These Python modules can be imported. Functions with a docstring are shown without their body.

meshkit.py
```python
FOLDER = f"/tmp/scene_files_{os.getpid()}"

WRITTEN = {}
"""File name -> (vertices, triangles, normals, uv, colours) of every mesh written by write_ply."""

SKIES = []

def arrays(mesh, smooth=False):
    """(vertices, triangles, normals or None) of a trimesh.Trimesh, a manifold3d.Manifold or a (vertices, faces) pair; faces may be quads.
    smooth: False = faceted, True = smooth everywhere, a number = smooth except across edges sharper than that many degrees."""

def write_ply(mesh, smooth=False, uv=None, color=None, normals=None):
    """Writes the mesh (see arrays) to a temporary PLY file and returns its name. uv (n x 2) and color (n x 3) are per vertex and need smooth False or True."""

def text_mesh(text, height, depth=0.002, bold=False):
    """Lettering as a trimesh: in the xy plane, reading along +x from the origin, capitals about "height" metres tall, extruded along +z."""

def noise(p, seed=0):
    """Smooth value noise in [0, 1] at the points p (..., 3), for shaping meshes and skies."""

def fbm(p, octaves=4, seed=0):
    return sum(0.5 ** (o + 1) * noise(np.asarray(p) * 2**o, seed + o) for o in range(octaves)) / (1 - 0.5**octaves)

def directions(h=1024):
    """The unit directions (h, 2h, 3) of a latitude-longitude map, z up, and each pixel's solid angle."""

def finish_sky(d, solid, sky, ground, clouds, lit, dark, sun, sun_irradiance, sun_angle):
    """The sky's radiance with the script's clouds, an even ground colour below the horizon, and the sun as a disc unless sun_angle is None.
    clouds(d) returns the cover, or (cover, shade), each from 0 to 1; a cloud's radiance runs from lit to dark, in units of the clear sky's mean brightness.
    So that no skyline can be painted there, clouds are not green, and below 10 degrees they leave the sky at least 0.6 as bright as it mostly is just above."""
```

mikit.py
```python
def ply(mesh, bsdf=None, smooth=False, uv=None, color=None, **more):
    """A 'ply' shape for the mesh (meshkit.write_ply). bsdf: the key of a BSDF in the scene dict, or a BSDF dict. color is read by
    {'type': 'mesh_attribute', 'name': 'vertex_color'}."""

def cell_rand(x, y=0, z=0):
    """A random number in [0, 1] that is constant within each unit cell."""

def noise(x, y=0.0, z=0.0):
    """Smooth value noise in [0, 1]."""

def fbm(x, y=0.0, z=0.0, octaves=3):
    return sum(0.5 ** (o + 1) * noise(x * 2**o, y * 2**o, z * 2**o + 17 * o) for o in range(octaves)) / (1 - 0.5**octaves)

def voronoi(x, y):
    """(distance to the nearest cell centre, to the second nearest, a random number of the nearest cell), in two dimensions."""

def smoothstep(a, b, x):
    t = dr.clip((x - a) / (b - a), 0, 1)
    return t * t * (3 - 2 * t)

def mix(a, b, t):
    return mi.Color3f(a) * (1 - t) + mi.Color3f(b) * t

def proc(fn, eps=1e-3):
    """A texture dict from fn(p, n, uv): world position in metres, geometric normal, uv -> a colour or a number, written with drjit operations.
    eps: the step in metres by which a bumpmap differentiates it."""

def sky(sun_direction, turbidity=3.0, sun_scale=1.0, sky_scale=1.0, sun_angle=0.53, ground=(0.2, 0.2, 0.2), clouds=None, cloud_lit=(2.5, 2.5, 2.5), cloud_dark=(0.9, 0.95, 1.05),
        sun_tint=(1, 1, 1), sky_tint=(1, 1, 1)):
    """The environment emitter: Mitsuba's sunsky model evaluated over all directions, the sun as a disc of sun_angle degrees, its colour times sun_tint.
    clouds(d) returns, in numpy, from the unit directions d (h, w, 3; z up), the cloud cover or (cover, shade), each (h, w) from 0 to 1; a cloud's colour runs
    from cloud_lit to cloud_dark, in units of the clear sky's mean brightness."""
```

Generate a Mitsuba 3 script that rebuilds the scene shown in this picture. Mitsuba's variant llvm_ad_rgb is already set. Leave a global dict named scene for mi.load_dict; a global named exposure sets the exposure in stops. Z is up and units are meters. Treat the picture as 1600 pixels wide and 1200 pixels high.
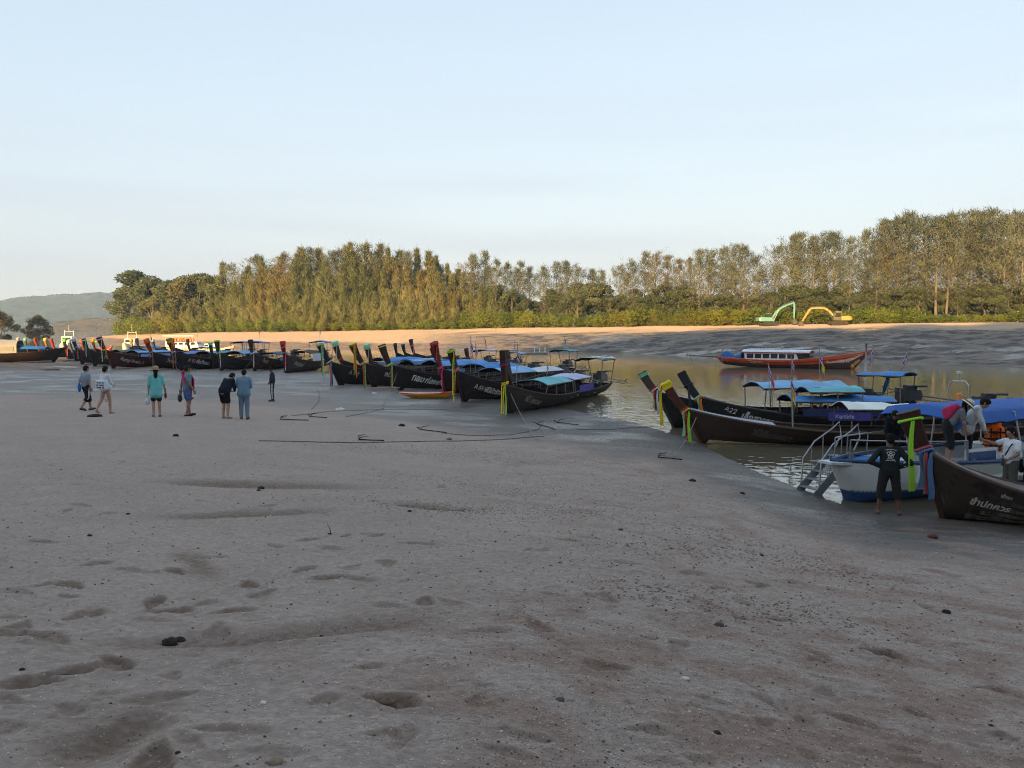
import math, random, glob
import numpy as np, trimesh, drjit as dr, mitsuba as mi, mikit, meshkit
import manifold3d as m3
from scipy.interpolate import RBFInterpolator
from mikit import fbm, noise, voronoi, cell_rand, smoothstep, mix, proc
from trimesh.creation import box as tbox, cylinder as tcyl, icosphere

T = mi.ScalarTransform4f
scene, labels = {}, {}
rnd = random.Random(7)
rng = np.random.default_rng(11)

# ---------------------------------------------------------------- camera, sky, exposure
FPX, HORIZON, EYE = 1300.0, 514.0, 4.0          # focal length and horizon row in the 1600 px photograph; eye height above the creek
PITCH = math.atan((600 - HORIZON) / FPX)
HAZE = True
scene['camera'] = {'type': 'perspective', 'fov': 2 * math.degrees(math.atan(800 / FPX)), 'fov_axis': 'x', 'near_clip': 0.05, 'far_clip': 20000.0,
                   'to_world': T().look_at(origin=[0, 0, EYE], target=[0, math.cos(PITCH), EYE - math.sin(PITCH)], up=[0, 0, 1])}
SUN_AZ, SUN_EL = math.radians(-158), math.radians(9.5)   # behind the camera, to its left, low
SUN = [math.sin(SUN_AZ) * math.cos(SUN_EL), math.cos(SUN_AZ) * math.cos(SUN_EL), math.sin(SUN_EL)]
def veil(d):                                     # a thin even high veil, thicker towards the horizon
    e = np.degrees(np.arcsin(np.clip(d[..., 2], 0, 1)))
    n = meshkit.fbm(d * np.array([3.0, 3.0, 14.0]) + 4, 4)
    band = np.clip((meshkit.fbm(d * np.array([2.0, 2.0, 30.0]) + 9, 4) - 0.42) * 3, 0, 1) * np.exp(-((e - 11) / 8.0) ** 2)
    cover = np.clip(0.50 + 0.47 * np.exp(-e / 13.0) + 0.12 * (n - 0.5) + 0.10 * band, 0, 0.97)
    return cover, np.clip(0.15 + 0.8 * np.exp(-e / 9.0), 0, 1)
scene['sky'] = mikit.sky(SUN, turbidity=3.0, sun_scale=1.0, sky_scale=1.0, sun_tint=(0.92, 1.0, 1.10), clouds=veil, cloud_lit=(1.08, 1.24, 1.46), cloud_dark=(0.84, 0.84, 0.93),
                         sky_tint=(1.0, 0.98, 0.97))
exposure = 3.85

# ---------------------------------------------------------------- helpers
def ray(px, py):
    a, b = (px - 800) / FPX, (600 - py) / FPX
    return np.array([a, math.cos(PITCH) + b * math.sin(PITCH), -math.sin(PITCH) + b * math.cos(PITCH)])
def G(px, py, z=0.0):                            # point of height z seen at a pixel of the photograph
    d = ray(px, py); t = (z - EYE) / d[2]
    return np.array([0, 0, EYE]) + d * t
def P(px, py, Y):                                # point at distance Y
    d = ray(px, py)
    return np.array([0, 0, EYE]) + d * (Y / d[1])
def C(*c): return {'type': 'rgb', 'value': [float(x) for x in c]}
VC = {'type': 'mesh_attribute', 'name': 'vertex_color'}
def principled(col, rough=0.6, spec=0.5, **k):
    return {'type': 'principled', 'base_color': col if isinstance(col, dict) else C(*col), 'roughness': rough if isinstance(rough, dict) else float(rough), 'specular': float(spec), **k}
def two(b): return {'type': 'twosided', 'bsdf': b}
scene['mat_paint'] = two(principled(VC, 0.42, 0.5))
scene['mat_hull'] = two(principled(VC, 0.6, 0.22))
def weathered(p, n, uv):
    s = noise(p.x * 9, p.z * 1.5, 3) * 0.5 + 0.5 * fbm(p.x * 2.5, p.z * 7, 1, octaves=3)
    t = smoothstep(0.78, 0.20, p.z + (s - 0.5) * 0.9) * smoothstep(0.25, 0.6, s)
    return mix((0.020, 0.013, 0.010), (0.15, 0.135, 0.112), t * 0.75) * (0.75 + 0.5 * noise(p.x * 30, p.z * 4, 2))
scene['mat_weathered'] = two(principled(proc(weathered), 0.75, 0.2))
scene['mat_gloss'] = two(principled(VC, 0.2, 0.5, clearcoat=0.4))
scene['mat_matte'] = two(principled(VC, 0.85, 0.25))
scene['mat_cloth'] = two(principled(VC, 0.9, 0.15, sheen=0.3))
scene['mat_skin'] = two(principled(VC, 0.55, 0.35))
scene['mat_metal'] = two(principled(VC, 0.35, 0.5, metallic=0.85))
scene['mat_tarp'] = two(principled(VC, 0.62, 0.25))
scene['mat_glass'] = two(principled((0.03, 0.04, 0.05), 0.06, 0.6))

def num(key):
    if key not in scene and key not in USED: USED.add(key); return key
    k = 1
    while f'{key}_{k:03d}' in scene or f'{key}_{k:03d}' in USED: k += 1
    USED.add(f'{key}_{k:03d}')
    return f'{key}_{k:03d}'
USED = set()
def thing(name, label, cat, group=None):
    key = num(name)
    labels[key] = {'label': label, 'category': cat}
    if group: labels[key]['group'] = group
    return key
def tm(v, f): return trimesh.Trimesh(np.asarray(v, float), np.asarray(f, int), process=False)
def quads(f):
    f = np.asarray(f)
    return np.vstack([f[:, [0, 1, 2]], f[:, [0, 2, 3]]])
def cat(*ms):
    ms = [m for m in ms if m is not None and len(m.faces)]
    v = np.vstack([m.vertices for m in ms]); at = np.cumsum([0] + [len(m.vertices) for m in ms])
    return tm(v, np.vstack([m.faces + a for m, a in zip(ms, at)]))
def moved(m, M):
    M = np.asarray(M)
    v = m.vertices @ M[:3, :3].T + M[:3, 3]
    f = m.faces if np.linalg.det(M[:3, :3]) > 0 else m.faces[:, ::-1]
    return tm(v, f)
def shape(mesh, color=None, mat='mat_paint', smooth=False, var=0.0, freq=3.0, seed=0):
    """ply dict with a plain colour per vertex (var: small natural mottling of it)."""
    if color is None:
        return mikit.ply(mesh, mat, smooth=smooth)
    if smooth is not False and smooth is not True:
        s = trimesh.graph.smooth_shade(trimesh.Trimesh(mesh.vertices, mesh.faces, process=False), angle=math.radians(smooth), facet_minarea=None)
        mesh, smooth = tm(s.vertices, s.faces), True
    c = np.asarray(color, float)
    if c.ndim == 1: c = np.tile(c, (len(mesh.vertices), 1))
    if var: c = c * (1 + var * 2 * (meshkit.fbm(np.asarray(mesh.vertices) * freq, 3, seed) - 0.5))[:, None]
    return mikit.ply(mesh, mat, smooth=smooth, color=np.clip(c, 0, 1))
def part(parent, name, mesh, color=None, mat='mat_paint', smooth=False, label=None, stuff=False, **k):
    key = num(f'{parent}__{name}')
    scene[key] = shape(mesh, color, mat, smooth, **k)
    if label: labels[key] = {'label': label}
    if stuff: labels.setdefault(key, {})['kind'] = 'stuff'
    return key
def single(name, label, catg, mesh, color=None, mat='mat_paint', smooth=False, group=None, **k):
    key = thing(name, label, catg, group)
    scene[key] = shape(mesh, color, mat, smooth, **k)
    return key
def struct(name, mesh, mat, smooth=True, color=None):
    scene[name] = shape(mesh, color, mat, smooth); labels[name] = {'kind': 'structure'}
    return name
def bx(x0, x1, y0, y1, z0, z1):
    m = tbox((x1 - x0, y1 - y0, z1 - z0)); m.apply_translation(((x0 + x1) / 2, (y0 + y1) / 2, (z0 + z1) / 2)); return tm(m.vertices, m.faces)
def tube(pts, r, n=6, cap=True):
    """swept tube along a polyline; r a number or one per point"""
    p = np.asarray(pts, float); r = np.broadcast_to(np.asarray(r, float), len(p))
    d = np.gradient(p, axis=0); d /= np.linalg.norm(d, axis=1, keepdims=True) + 1e-12
    up = np.array([0, 0, 1.0]) if abs(d[:, 2]).mean() < 0.9 else np.array([1.0, 0, 0])
    s = np.cross(d, up); s /= np.linalg.norm(s, axis=1, keepdims=True) + 1e-12; t = np.cross(s, d)
    a = np.arange(n) * 2 * np.pi / n
    v = p[:, None] + r[:, None, None] * (np.cos(a)[None, :, None] * s[:, None] + np.sin(a)[None, :, None] * t[:, None])
    f = []
    i = np.arange(n); j = (i + 1) % n
    for k in range(len(p) - 1): f.append(np.stack([k * n + i, (k + 1) * n + i, (k + 1) * n + j, k * n + j], 1))
    f = quads(np.vstack(f)); v = v.reshape(-1, 3)
    if cap:
        v = np.vstack([v, p[0], p[-1]]); m = len(v)
        f = np.vstack([f, np.stack([i, j, i * 0 + m - 2], 1), np.stack([(len(p) - 1) * n + j, (len(p) - 1) * n + i, i * 0 + m - 1], 1)])
    return tm(v, f)
def grid(V, close=False):
    """mesh of a (rows, cols, 3) lattice"""
    V = np.asarray(V, float); r, c = V.shape[:2]
    a = np.arange(r * c).reshape(r, c)
    f = np.stack([a[:-1, :-1], a[1:, :-1], a[1:, 1:], a[:-1, 1:]], -1).reshape(-1, 4)
    return tm(V.reshape(-1, 3), quads(f))
def slab(V, t, axis=None):
    """lattice sheet thickened by t along its own normals (or axis)"""
    V = np.asarray(V, float); m = grid(V); r, c = V.shape[:2]
    if axis is None:
        du, dv = np.gradient(V, axis=0), np.gradient(V, axis=1); n = np.cross(du, dv); n /= np.linalg.norm(n, axis=2, keepdims=True) + 1e-9
    else: n = np.broadcast_to(np.asarray(axis, float), V.shape)
    B = V - n * t; mb = grid(B); a = np.arange(r * c).reshape(r, c)
    ring = np.concatenate([a[0, :-1], a[:-1, -1], a[-1, :0:-1], a[:0:-1, 0]])
    nx = np.roll(ring, -1); k = r * c
    side = quads(np.stack([ring, nx, nx + k, ring + k], 1))
    return tm(np.vstack([m.vertices, mb.vertices]), np.vstack([m.faces, mb.faces[:, ::-1] + k, side[:, ::-1]]))
def frame(o, fwd, up=(0, 0, 1)):
    """4x4: local x = fwd, z = up"""
    x = np.asarray(fwd, float); x = x / np.linalg.norm(x); z = np.asarray(up, float); y = np.cross(z, x); y /= np.linalg.norm(y); z = np.cross(x, y)
    M = np.eye(4); M[:3, 0], M[:3, 1], M[:3, 2], M[:3, 3] = x, y, z, o
    return M
def hull_pts(pts): 
    m = m3.Manifold.hull_points(np.asarray(pts, float)).to_mesh()
    return tm(m.vert_properties[:, :3], m.tri_verts)
# ---------------------------------------------------------------- terrain: one sheet, near beach, creek bed, far bank
CTRL = []                                        # (azimuth, ln distance, height)
def cp(x, y, z): CTRL.append((math.atan2(x, y), 0.5 * math.log(x * x + y * y), z))
def cg(px, py, z): q = G(px, py, z); cp(q[0], q[1], z)
def cY(px, Y, z): cp((px - 800) / FPX * Y, Y, z)
# near beach, read off the photograph
for px, py, z in [(800, 1190, 2.22), (100, 1150, 2.25), (1500, 1150, 1.62), (800, 1050, 2.05), (800, 900, 1.72), (200, 950, 2.0), (200, 800, 1.62), (800, 760, 1.0), (500, 800, 1.5),
                  (1200, 950, 1.4), (1590, 1000, 1.05), (1300, 850, 0.55), (1590, 880, 0.4), (1390, 806, 0.10), (1490, 812, 0.06), (1590, 835, 0.12), (1150, 750, 0.33), (1000, 760, 0.72), (1290, 790, 0.02),
                  (1240, 765, 0.03), (1160, 728, -0.02), (1130, 702, -0.03), (1040, 672, 0.02), (960, 650, 0.0), (900, 668, 0.16), (800, 700, 0.5), (800, 660, 0.12), (700, 645, 0.2), (600, 652, 0.42), (500, 655, 0.7),
                  (500, 625, 0.2), (380, 655, 1.0), (293, 650, 1.06), (243, 650, 1.12), (150, 643, 0.9), (20, 640, 0.95), (20, 700, 1.5), (300, 700, 1.35), (600, 700, 0.95), (425, 627, 0.35), (300, 612, 0.22), (100, 605, 0.2), (10, 600, 0.2),
                  (300, 582, 0.08), (450, 584, 0.08), (150, 576, 0.08), (50, 570, 0.1), (600, 610, 0.09), (700, 634, 0.08), (790, 650, 0.06), (860, 645, 0.05),
                  (700, 612, 0.07), (640, 600, 0.09), (585, 592, 0.09), (540, 588, 0.08), (760, 622, 0.06), (830, 628, 0.05), (870, 622, -0.08), (500, 568, 0.05), (450, 566, 0.0), (400, 560, -0.1), (330, 558, -0.1), (240, 557, -0.1), (180, 558, -0.1), (120, 556, -0.05), (40, 552, 0.0)]: cg(px, py, z)
# creek bed
for px, Y, z in [(1000, 46, -0.5), (1150, 35, -0.5), (1300, 26, -0.45), (1400, 22, -0.4), (1560, 22, -0.45), (1580, 40, -1.4), (1350, 50, -1.5), (1100, 60, -1.5), (950, 75, -1.5), (800, 90, -1.4), (650, 105, -1.2), (500, 125, -1.0), (350, 135, -0.9),
                 (1590, 70, -1.0), (1350, 78, -1.0), (1100, 100, -0.9), (960, 122, -0.7), (220, 150, -0.8), (120, 160, -0.5), (40, 180, -0.5), (0, 250, -0.8)]: cY(px, Y, z)
# far bank
for px, Y, z in [(1590, 91, 0.05), (1450, 93, 0.03), (1270, 100, 0.03), (1100, 121, 0.03), (960, 144, 0.03), (800, 150, 0.03), (525, 168, 0.03), (253, 190, 0.03), (150, 270, 0.03), (118, 360, -0.2), (60, 420, -1.2), (0, 420, -1.2),
                 (1590, 125, 3.0), (1400, 130, 2.7), (1270, 140, 2.6), (1100, 155, 2.4), (960, 168, 1.9), (800, 176, 1.6), (650, 187, 1.3), (525, 200, 1.2), (253, 225, 1.0),
                 (1590, 160, 5.25), (1400, 172, 5.15), (1200, 188, 5.0), (1000, 202, 4.7), (800, 215, 4.45), (600, 230, 3.75), (400, 246, 3.1), (250, 275, 2.4), (180, 330, 1.7),
                 (1590, 190, 5.6), (1200, 220, 5.4), (800, 250, 5.0), (400, 290, 4.0), (250, 330, 3.2), (1590, 300, 6), (1000, 330, 5.6), (600, 350, 5.0), (300, 420, 3.0), (170, 480, -0.4), (1400, 600, 6), (700, 600, 5), (250, 620, -0.8), (100, 700, -1.2)]: cY(px, Y, z)
# around and behind the camera, and the far distance
for az, d, z in [(-60, 4, 2.5), (-60, 20, 2.0), (-60, 60, 1.0), (-60, 200, -1), (-60, 600, -1.5), (60, 4, 2.0), (55, 14, 0.8), (52, 17.5, 0.05), (60, 20, -0.3), (60, 50, -1.5), (60, 85, 0.2), (60, 130, 4.5), (60, 300, 6), (100, 5, 2.2), (100, 20, 1.5), (100, 60, 0.5), (100, 200, 4), (-100, 5, 2.7), (-100, 25, 2.6),
                 (-100, 100, 2.0), (150, 6, 2.6), (150, 30, 3.2), (150, 120, 4), (-150, 6, 2.7), (-150, 30, 3.2), (-150, 120, 4), (180, 2, 2.45), (0, 1.0, 2.32), (90, 1.0, 2.3), (-90, 1.0, 2.35), (-40, 1500, -2), (-20, 1500, -2), (-40, 6000, -3), (0, 1500, 5), (30, 1500, 5), (0, 6000, 5), (120, 6000, 5), (-120, 6000, 5)]:
    cp(math.sin(math.radians(az)) * d, math.cos(math.radians(az)) * d, z)
CT = np.array(CTRL)
SC = np.array([1.0, 0.42])
wrap = np.vstack([CT, CT[CT[:, 0] > 2.2] - [2 * np.pi, 0, 0], CT[CT[:, 0] < -2.2] + [2 * np.pi, 0, 0]])
_rbf = RBFInterpolator(wrap[:, :2] * SC, wrap[:, 2], kernel='linear', neighbors=60, smoothing=0.0005)
GA, GL = np.linspace(-np.pi, np.pi, 361), np.linspace(math.log(0.4), math.log(7000), 300)
_grid = _rbf(np.stack(np.meshgrid(GA, GL, indexing='ij'), -1).reshape(-1, 2) * SC).reshape(len(GA), len(GL))
from scipy.ndimage import gaussian_filter, map_coordinates
_grid = gaussian_filter(_grid, (1.6, 1.3))
def base_z(x, y):
    x, y = np.asarray(x, float), np.asarray(y, float)
    a, l = np.arctan2(x, y), 0.5 * np.log(np.maximum(x * x + y * y, 0.2))
    i = (a - GA[0]) / (GA[1] - GA[0]); j = np.clip((l - GL[0]) / (GL[1] - GL[0]), 0, len(GL) - 1)
    return map_coordinates(_grid, [i.ravel(), j.ravel()], order=1, mode='nearest').reshape(x.shape)
def ground(px, py, z0=1.0):                      # terrain point seen at a pixel
    z = z0
    for _ in range(40):
        q = G(px, py, z); z = 0.5 * z + 0.5 * float(base_z(q[0], q[1]))
    q = G(px, py, z); q[2] = float(base_z(q[0], q[1]))
    return q
# foot prints, hollows and ridges at the spots where the photograph shows them: (px, py, length, width, depth, heading)
MARKS = []
for px, py, k in [(265, 955, 1), (245, 970, 0), (365, 955, 1), (130, 962, 1), (110, 915, 1), (240, 943, 1), (390, 914, 1), (275, 893, 1), (475, 891, 1), (515, 903, 1), (410, 928, 0), (180, 1036, 1), (105, 1050, 1), (20, 992, 1), (55, 1066, 1), (250, 1088, 0), (610, 1090, 1),
                  (550, 887, 0), (605, 882, 0), (610, 947, 0), (665, 940, 1), (700, 940, 0), (430, 852, 0), (520, 856, 0), (480, 842, 0), (205, 890, 0), (30, 925, 0), (590, 835, 0), (760, 985, 0), (840, 978, 0), (930, 930, 0), (1120, 918, 1), (1190, 915, 1), (1175, 910, 0), (1100, 940, 0),
                  (1220, 967, 0), (1080, 895, 0), (1240, 910, 0), (1330, 898, 0), (1380, 1022, 1), (1390, 1026, 1), (1160, 940, 0), (1550, 1075, 0), (950, 935, 0), (890, 845, 0), (850, 860, 0), (920, 840, 0), (1130, 840, 0), (1240, 793, 0), (240, 1180, 1), (30, 640 + 340, 0), (340, 985, 0), (85, 1000, 0), (150, 880, 0),
                  (690, 760, 0), (720, 795, 0), (830, 720, 0), (560, 905, 0), (1450, 950, 0), (1500, 1010, 0), (1290, 1060, 0), (1340, 1130, 0), (950, 1040, 0), (1060, 1010, 0), (870, 930, 0), (980, 880, 0), (330, 870, 0), (70, 845, 0), (130, 790, 0), (420, 790, 0), (660, 850, 0)]:
    q = ground(px, py); MARKS.append((q[0], q[1], 0.15 + 0.04 * rnd.random(), 0.065 + 0.015 * rnd.random(), (0.024 if k else 0.014) * (0.8 + 0.4 * rnd.random()), rnd.uniform(0, 6.28)))
for _ in range(170):                             # many fainter ones, denser to the right
    px, py = rnd.uniform(0, 1600), 660 + 540 * rnd.random() ** 1.3
    if py < 840 and px > 1050: continue
    q = ground(px, py); MARKS.append((q[0], q[1], rnd.uniform(.08, .14), rnd.uniform(.04, .06), rnd.uniform(.005, .015), rnd.uniform(0, 6.28)))
RIDGES = []                                      # polylines: (points, width, height)
def ridge(pix, w, h): RIDGES.append((np.array([ground(a, b)[:2] for a, b in pix]), w, h))
ridge([(150, 1010), (260, 1003), (380, 1000), (500, 985), (620, 972), (700, 962)], 0.20, -0.055)
ridge([(180, 1020), (330, 1012), (500, 998), (650, 980)], 0.10, 0.03)
ridge([(80, 1196), (140, 1160), (200, 1130), (260, 1104)], 0.17, -0.07)
ridge([(120, 1150), (180, 1120), (240, 1098)], 0.10, 0.035)
ridge([(240, 808), (330, 804), (430, 801), (530, 797)], 0.22, -0.05)
ridge([(250, 752), (330, 755), (420, 758), (600, 762)], 0.30, -0.06)
ridge([(610, 786), (660, 790), (730, 797)], 0.2, -0.06)
ridge([(280, 860), (310, 880), (330, 905)], 0.12, -0.02)
def micro(x, y, z):
    """relief finer than the control points"""
    d = np.hypot(x, y); h = np.zeros_like(z); hollow_tone = np.zeros_like(z)
    p = np.stack([x, y, 0 * x], -1)
    near = np.clip((45 - d) / 30, 0, 1) * (z > -0.3)
    warp = meshkit.fbm(p * 0.6, 3, 5) * 3
    rip = np.abs(meshkit.noise(np.stack([x * 0.9 + warp, y * 3.2 + warp * 1.6 + x * 0.8, 0 * x], -1), 8) - 0.5)   # runnels left by the ebb
    right = np.clip((x + 1.0 + 0.05 * y) / 3, 0, 1)
    h += near * (0.05 * (meshkit.fbm(p * 0.5, 4, 1) - 0.5) + (0.012 + 0.034 * right) * (0.25 - rip) + 0.012 * (meshkit.fbm(p * 3.1, 3, 2) - 0.5) + (0.012 + 0.012 * right) * (meshkit.fbm(p * 11, 3, 3) - 0.5))
    h += near * (0.004 + 0.012 * right) * np.clip(meshkit.noise(p * 16, 21) - 0.62, 0, 1) * 2
    mudf = np.clip((y - 70) / 15, 0, 1) * np.clip((z - 0.0) / 0.25, 0, 1) * np.clip((5.0 - z) / 1.2, 0.05, 1) * (d < 420)
    sandside = np.clip((z - 2.2) / 1.0, 0, 1) * np.clip((60 - x) / 40, 0, 1)
    sandside = np.maximum(sandside, np.clip((-10 - x) / 25, 0, 1) * np.clip((z - 0.8) / 0.4, 0, 1))
    q = np.stack([x * 0.30, y * 0.22, 0 * x], -1)
    lump = np.abs(meshkit.fbm(q, 4, 31) - 0.5) * 2
    h += mudf * (1 - 0.93 * sandside) * (0.7 * (meshkit.fbm(np.stack([x * .07, y * .11, 0 * x], -1), 3, 33) - 0.5) + 0.45 * (lump - 0.25) + 0.40 * (meshkit.fbm(p * 1.1, 3, 35) - 0.5))
    mid = np.clip((d - 28) / 10, 0, 1) * np.clip((100 - d) / 20, 0, 1) * (z > -0.2)
    h += mid * (0.05 * (meshkit.fbm(p * np.array([.25, .5, 0]), 3, 41) - 0.5))
    for mx, my, L, W, D, a in MARKS:
        k = np.abs(x - mx) + np.abs(y - my) < 0.7
        if not k.any(): continue
        u = (x[k] - mx) * math.cos(a) + (y[k] - my) * math.sin(a); v = -(x[k] - mx) * math.sin(a) + (y[k] - my) * math.cos(a)
        wv = W * (1 + 0.35 * np.sin(u / L * 2.2))
        r = np.sqrt((u / L) ** 2 + (v / wv) ** 2) + 0.25 * (meshkit.noise(np.stack([x[k] * 14, y[k] * 14, 0 * u], -1), 3) - 0.5)
        h[k] += -D * np.clip(1.15 - r ** 3, 0, 1) + 0.45 * D * np.exp(-((r - 1.35) / 0.28) ** 2)
        hollow_tone[k] = np.maximum(hollow_tone[k], np.clip((1.25 - r) * 2.2, 0, 1) * min(.8, D / .030))
    for pts, W, H in RIDGES:
        best = np.full(x.shape, 9.0); along = np.zeros(x.shape)
        for i, (a, b) in enumerate(zip(pts[:-1], pts[1:])):
            ab = b - a; t = np.clip(((x - a[0]) * ab[0] + (y - a[1]) * ab[1]) / (ab @ ab), 0, 1)
            dd = np.hypot(x - a[0] - t * ab[0], y - a[1] - t * ab[1]); k = dd < best
            best[k] = dd[k]; along[k] = (i + t[k]) / (len(pts) - 1)
        ok = best < 3 * W
        w = W * (0.7 + 0.6 * meshkit.noise(p[ok] * 2.5, 6)); s = np.sin(np.pi * np.clip(along[ok], 0.03, 0.97)) ** 0.6
        h[ok] += H * s * np.exp(-(best[ok] / w) ** 2)
        if H < 0: hollow_tone[ok] = np.maximum(hollow_tone[ok], .75 * s * np.exp(-(best[ok] / w) ** 2))
    return h, hollow_tone
def fine_az():
    a = np.radians(np.concatenate([np.linspace(-180, -46, 50), np.linspace(-45, -35, 24), np.linspace(-34.8, 34.8, 640), np.linspace(35, 45, 24), np.linspace(46, 180, 50)]))
    return a
AZ = fine_az()
LN = np.concatenate([np.linspace(math.log(0.6), math.log(2.5), 20)[:-1], np.linspace(math.log(2.5), math.log(48), 520)[:-1], np.linspace(math.log(48), math.log(82), 40)[:-1], np.linspace(math.log(82), math.log(300), 190)[:-1], np.linspace(math.log(300), math.log(4050), 36)])
A, L = np.meshgrid(AZ, LN, indexing='ij')
X, Y = np.sin(A) * np.exp(L), np.cos(A) * np.exp(L)
Z = base_z(X, Y)
DZ, HOLLOW_TONE = micro(X, Y, Z)
Z = Z + DZ
TZ = Z
def terrain_z(x, y):                             # exact height of the built sheet
    a, l = math.atan2(x, y), 0.5 * math.log(x * x + y * y)
    i = np.interp(a, AZ, np.arange(len(AZ))); j = np.interp(l, LN, np.arange(len(LN)))
    return float(map_coordinates(TZ, [[i], [j]], order=1)[0])
def on_ground(px, py, z0=0.5):
    q = ground(px, py, z0); q[2] = terrain_z(q[0], q[1]); return q
centre = np.array([[0, 0, float(Z[:, 0].mean())]])
V = np.stack([X, Y, Z], -1)
gm = grid(V)
i = np.arange(len(AZ)) * len(LN)
fan = np.stack([i[:-1], i[1:], i[:-1] * 0 + len(gm.vertices)], 1)
gv = np.vstack([gm.vertices, centre]); gf = np.vstack([gm.faces, fan])
n0 = np.cross(gv[gf[0, 1]] - gv[gf[0, 0]], gv[gf[0, 2]] - gv[gf[0, 0]])
if n0[2] < 0: gf = gf[:, ::-1]
def ground_masks(p):
    x, y, z = p.x, p.y, p.z
    n1 = fbm(x * 0.35, y * 0.35, 0, octaves=4)
    n2 = fbm(x * 0.11 + 5, y * 0.22, 0, octaves=4)
    wet = smoothstep(0.58, 0.16, z + (n1 - 0.5) * 0.55)                         # near mud, washed by the last tide
    far = smoothstep(76, 84, y)
    tan = smoothstep(2.6, 3.4, z + (n2 - 0.5) * 1.6 - smoothstep(5, 60, x) * 1.1)   # dry upper sand of the far bank
    tan = dr.maximum(tan, smoothstep(0.75, 1.15, z + (n2 - 0.5) * 0.5) * smoothstep(0, -28, x))
    return n1, n2, wet, far, tan
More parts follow.
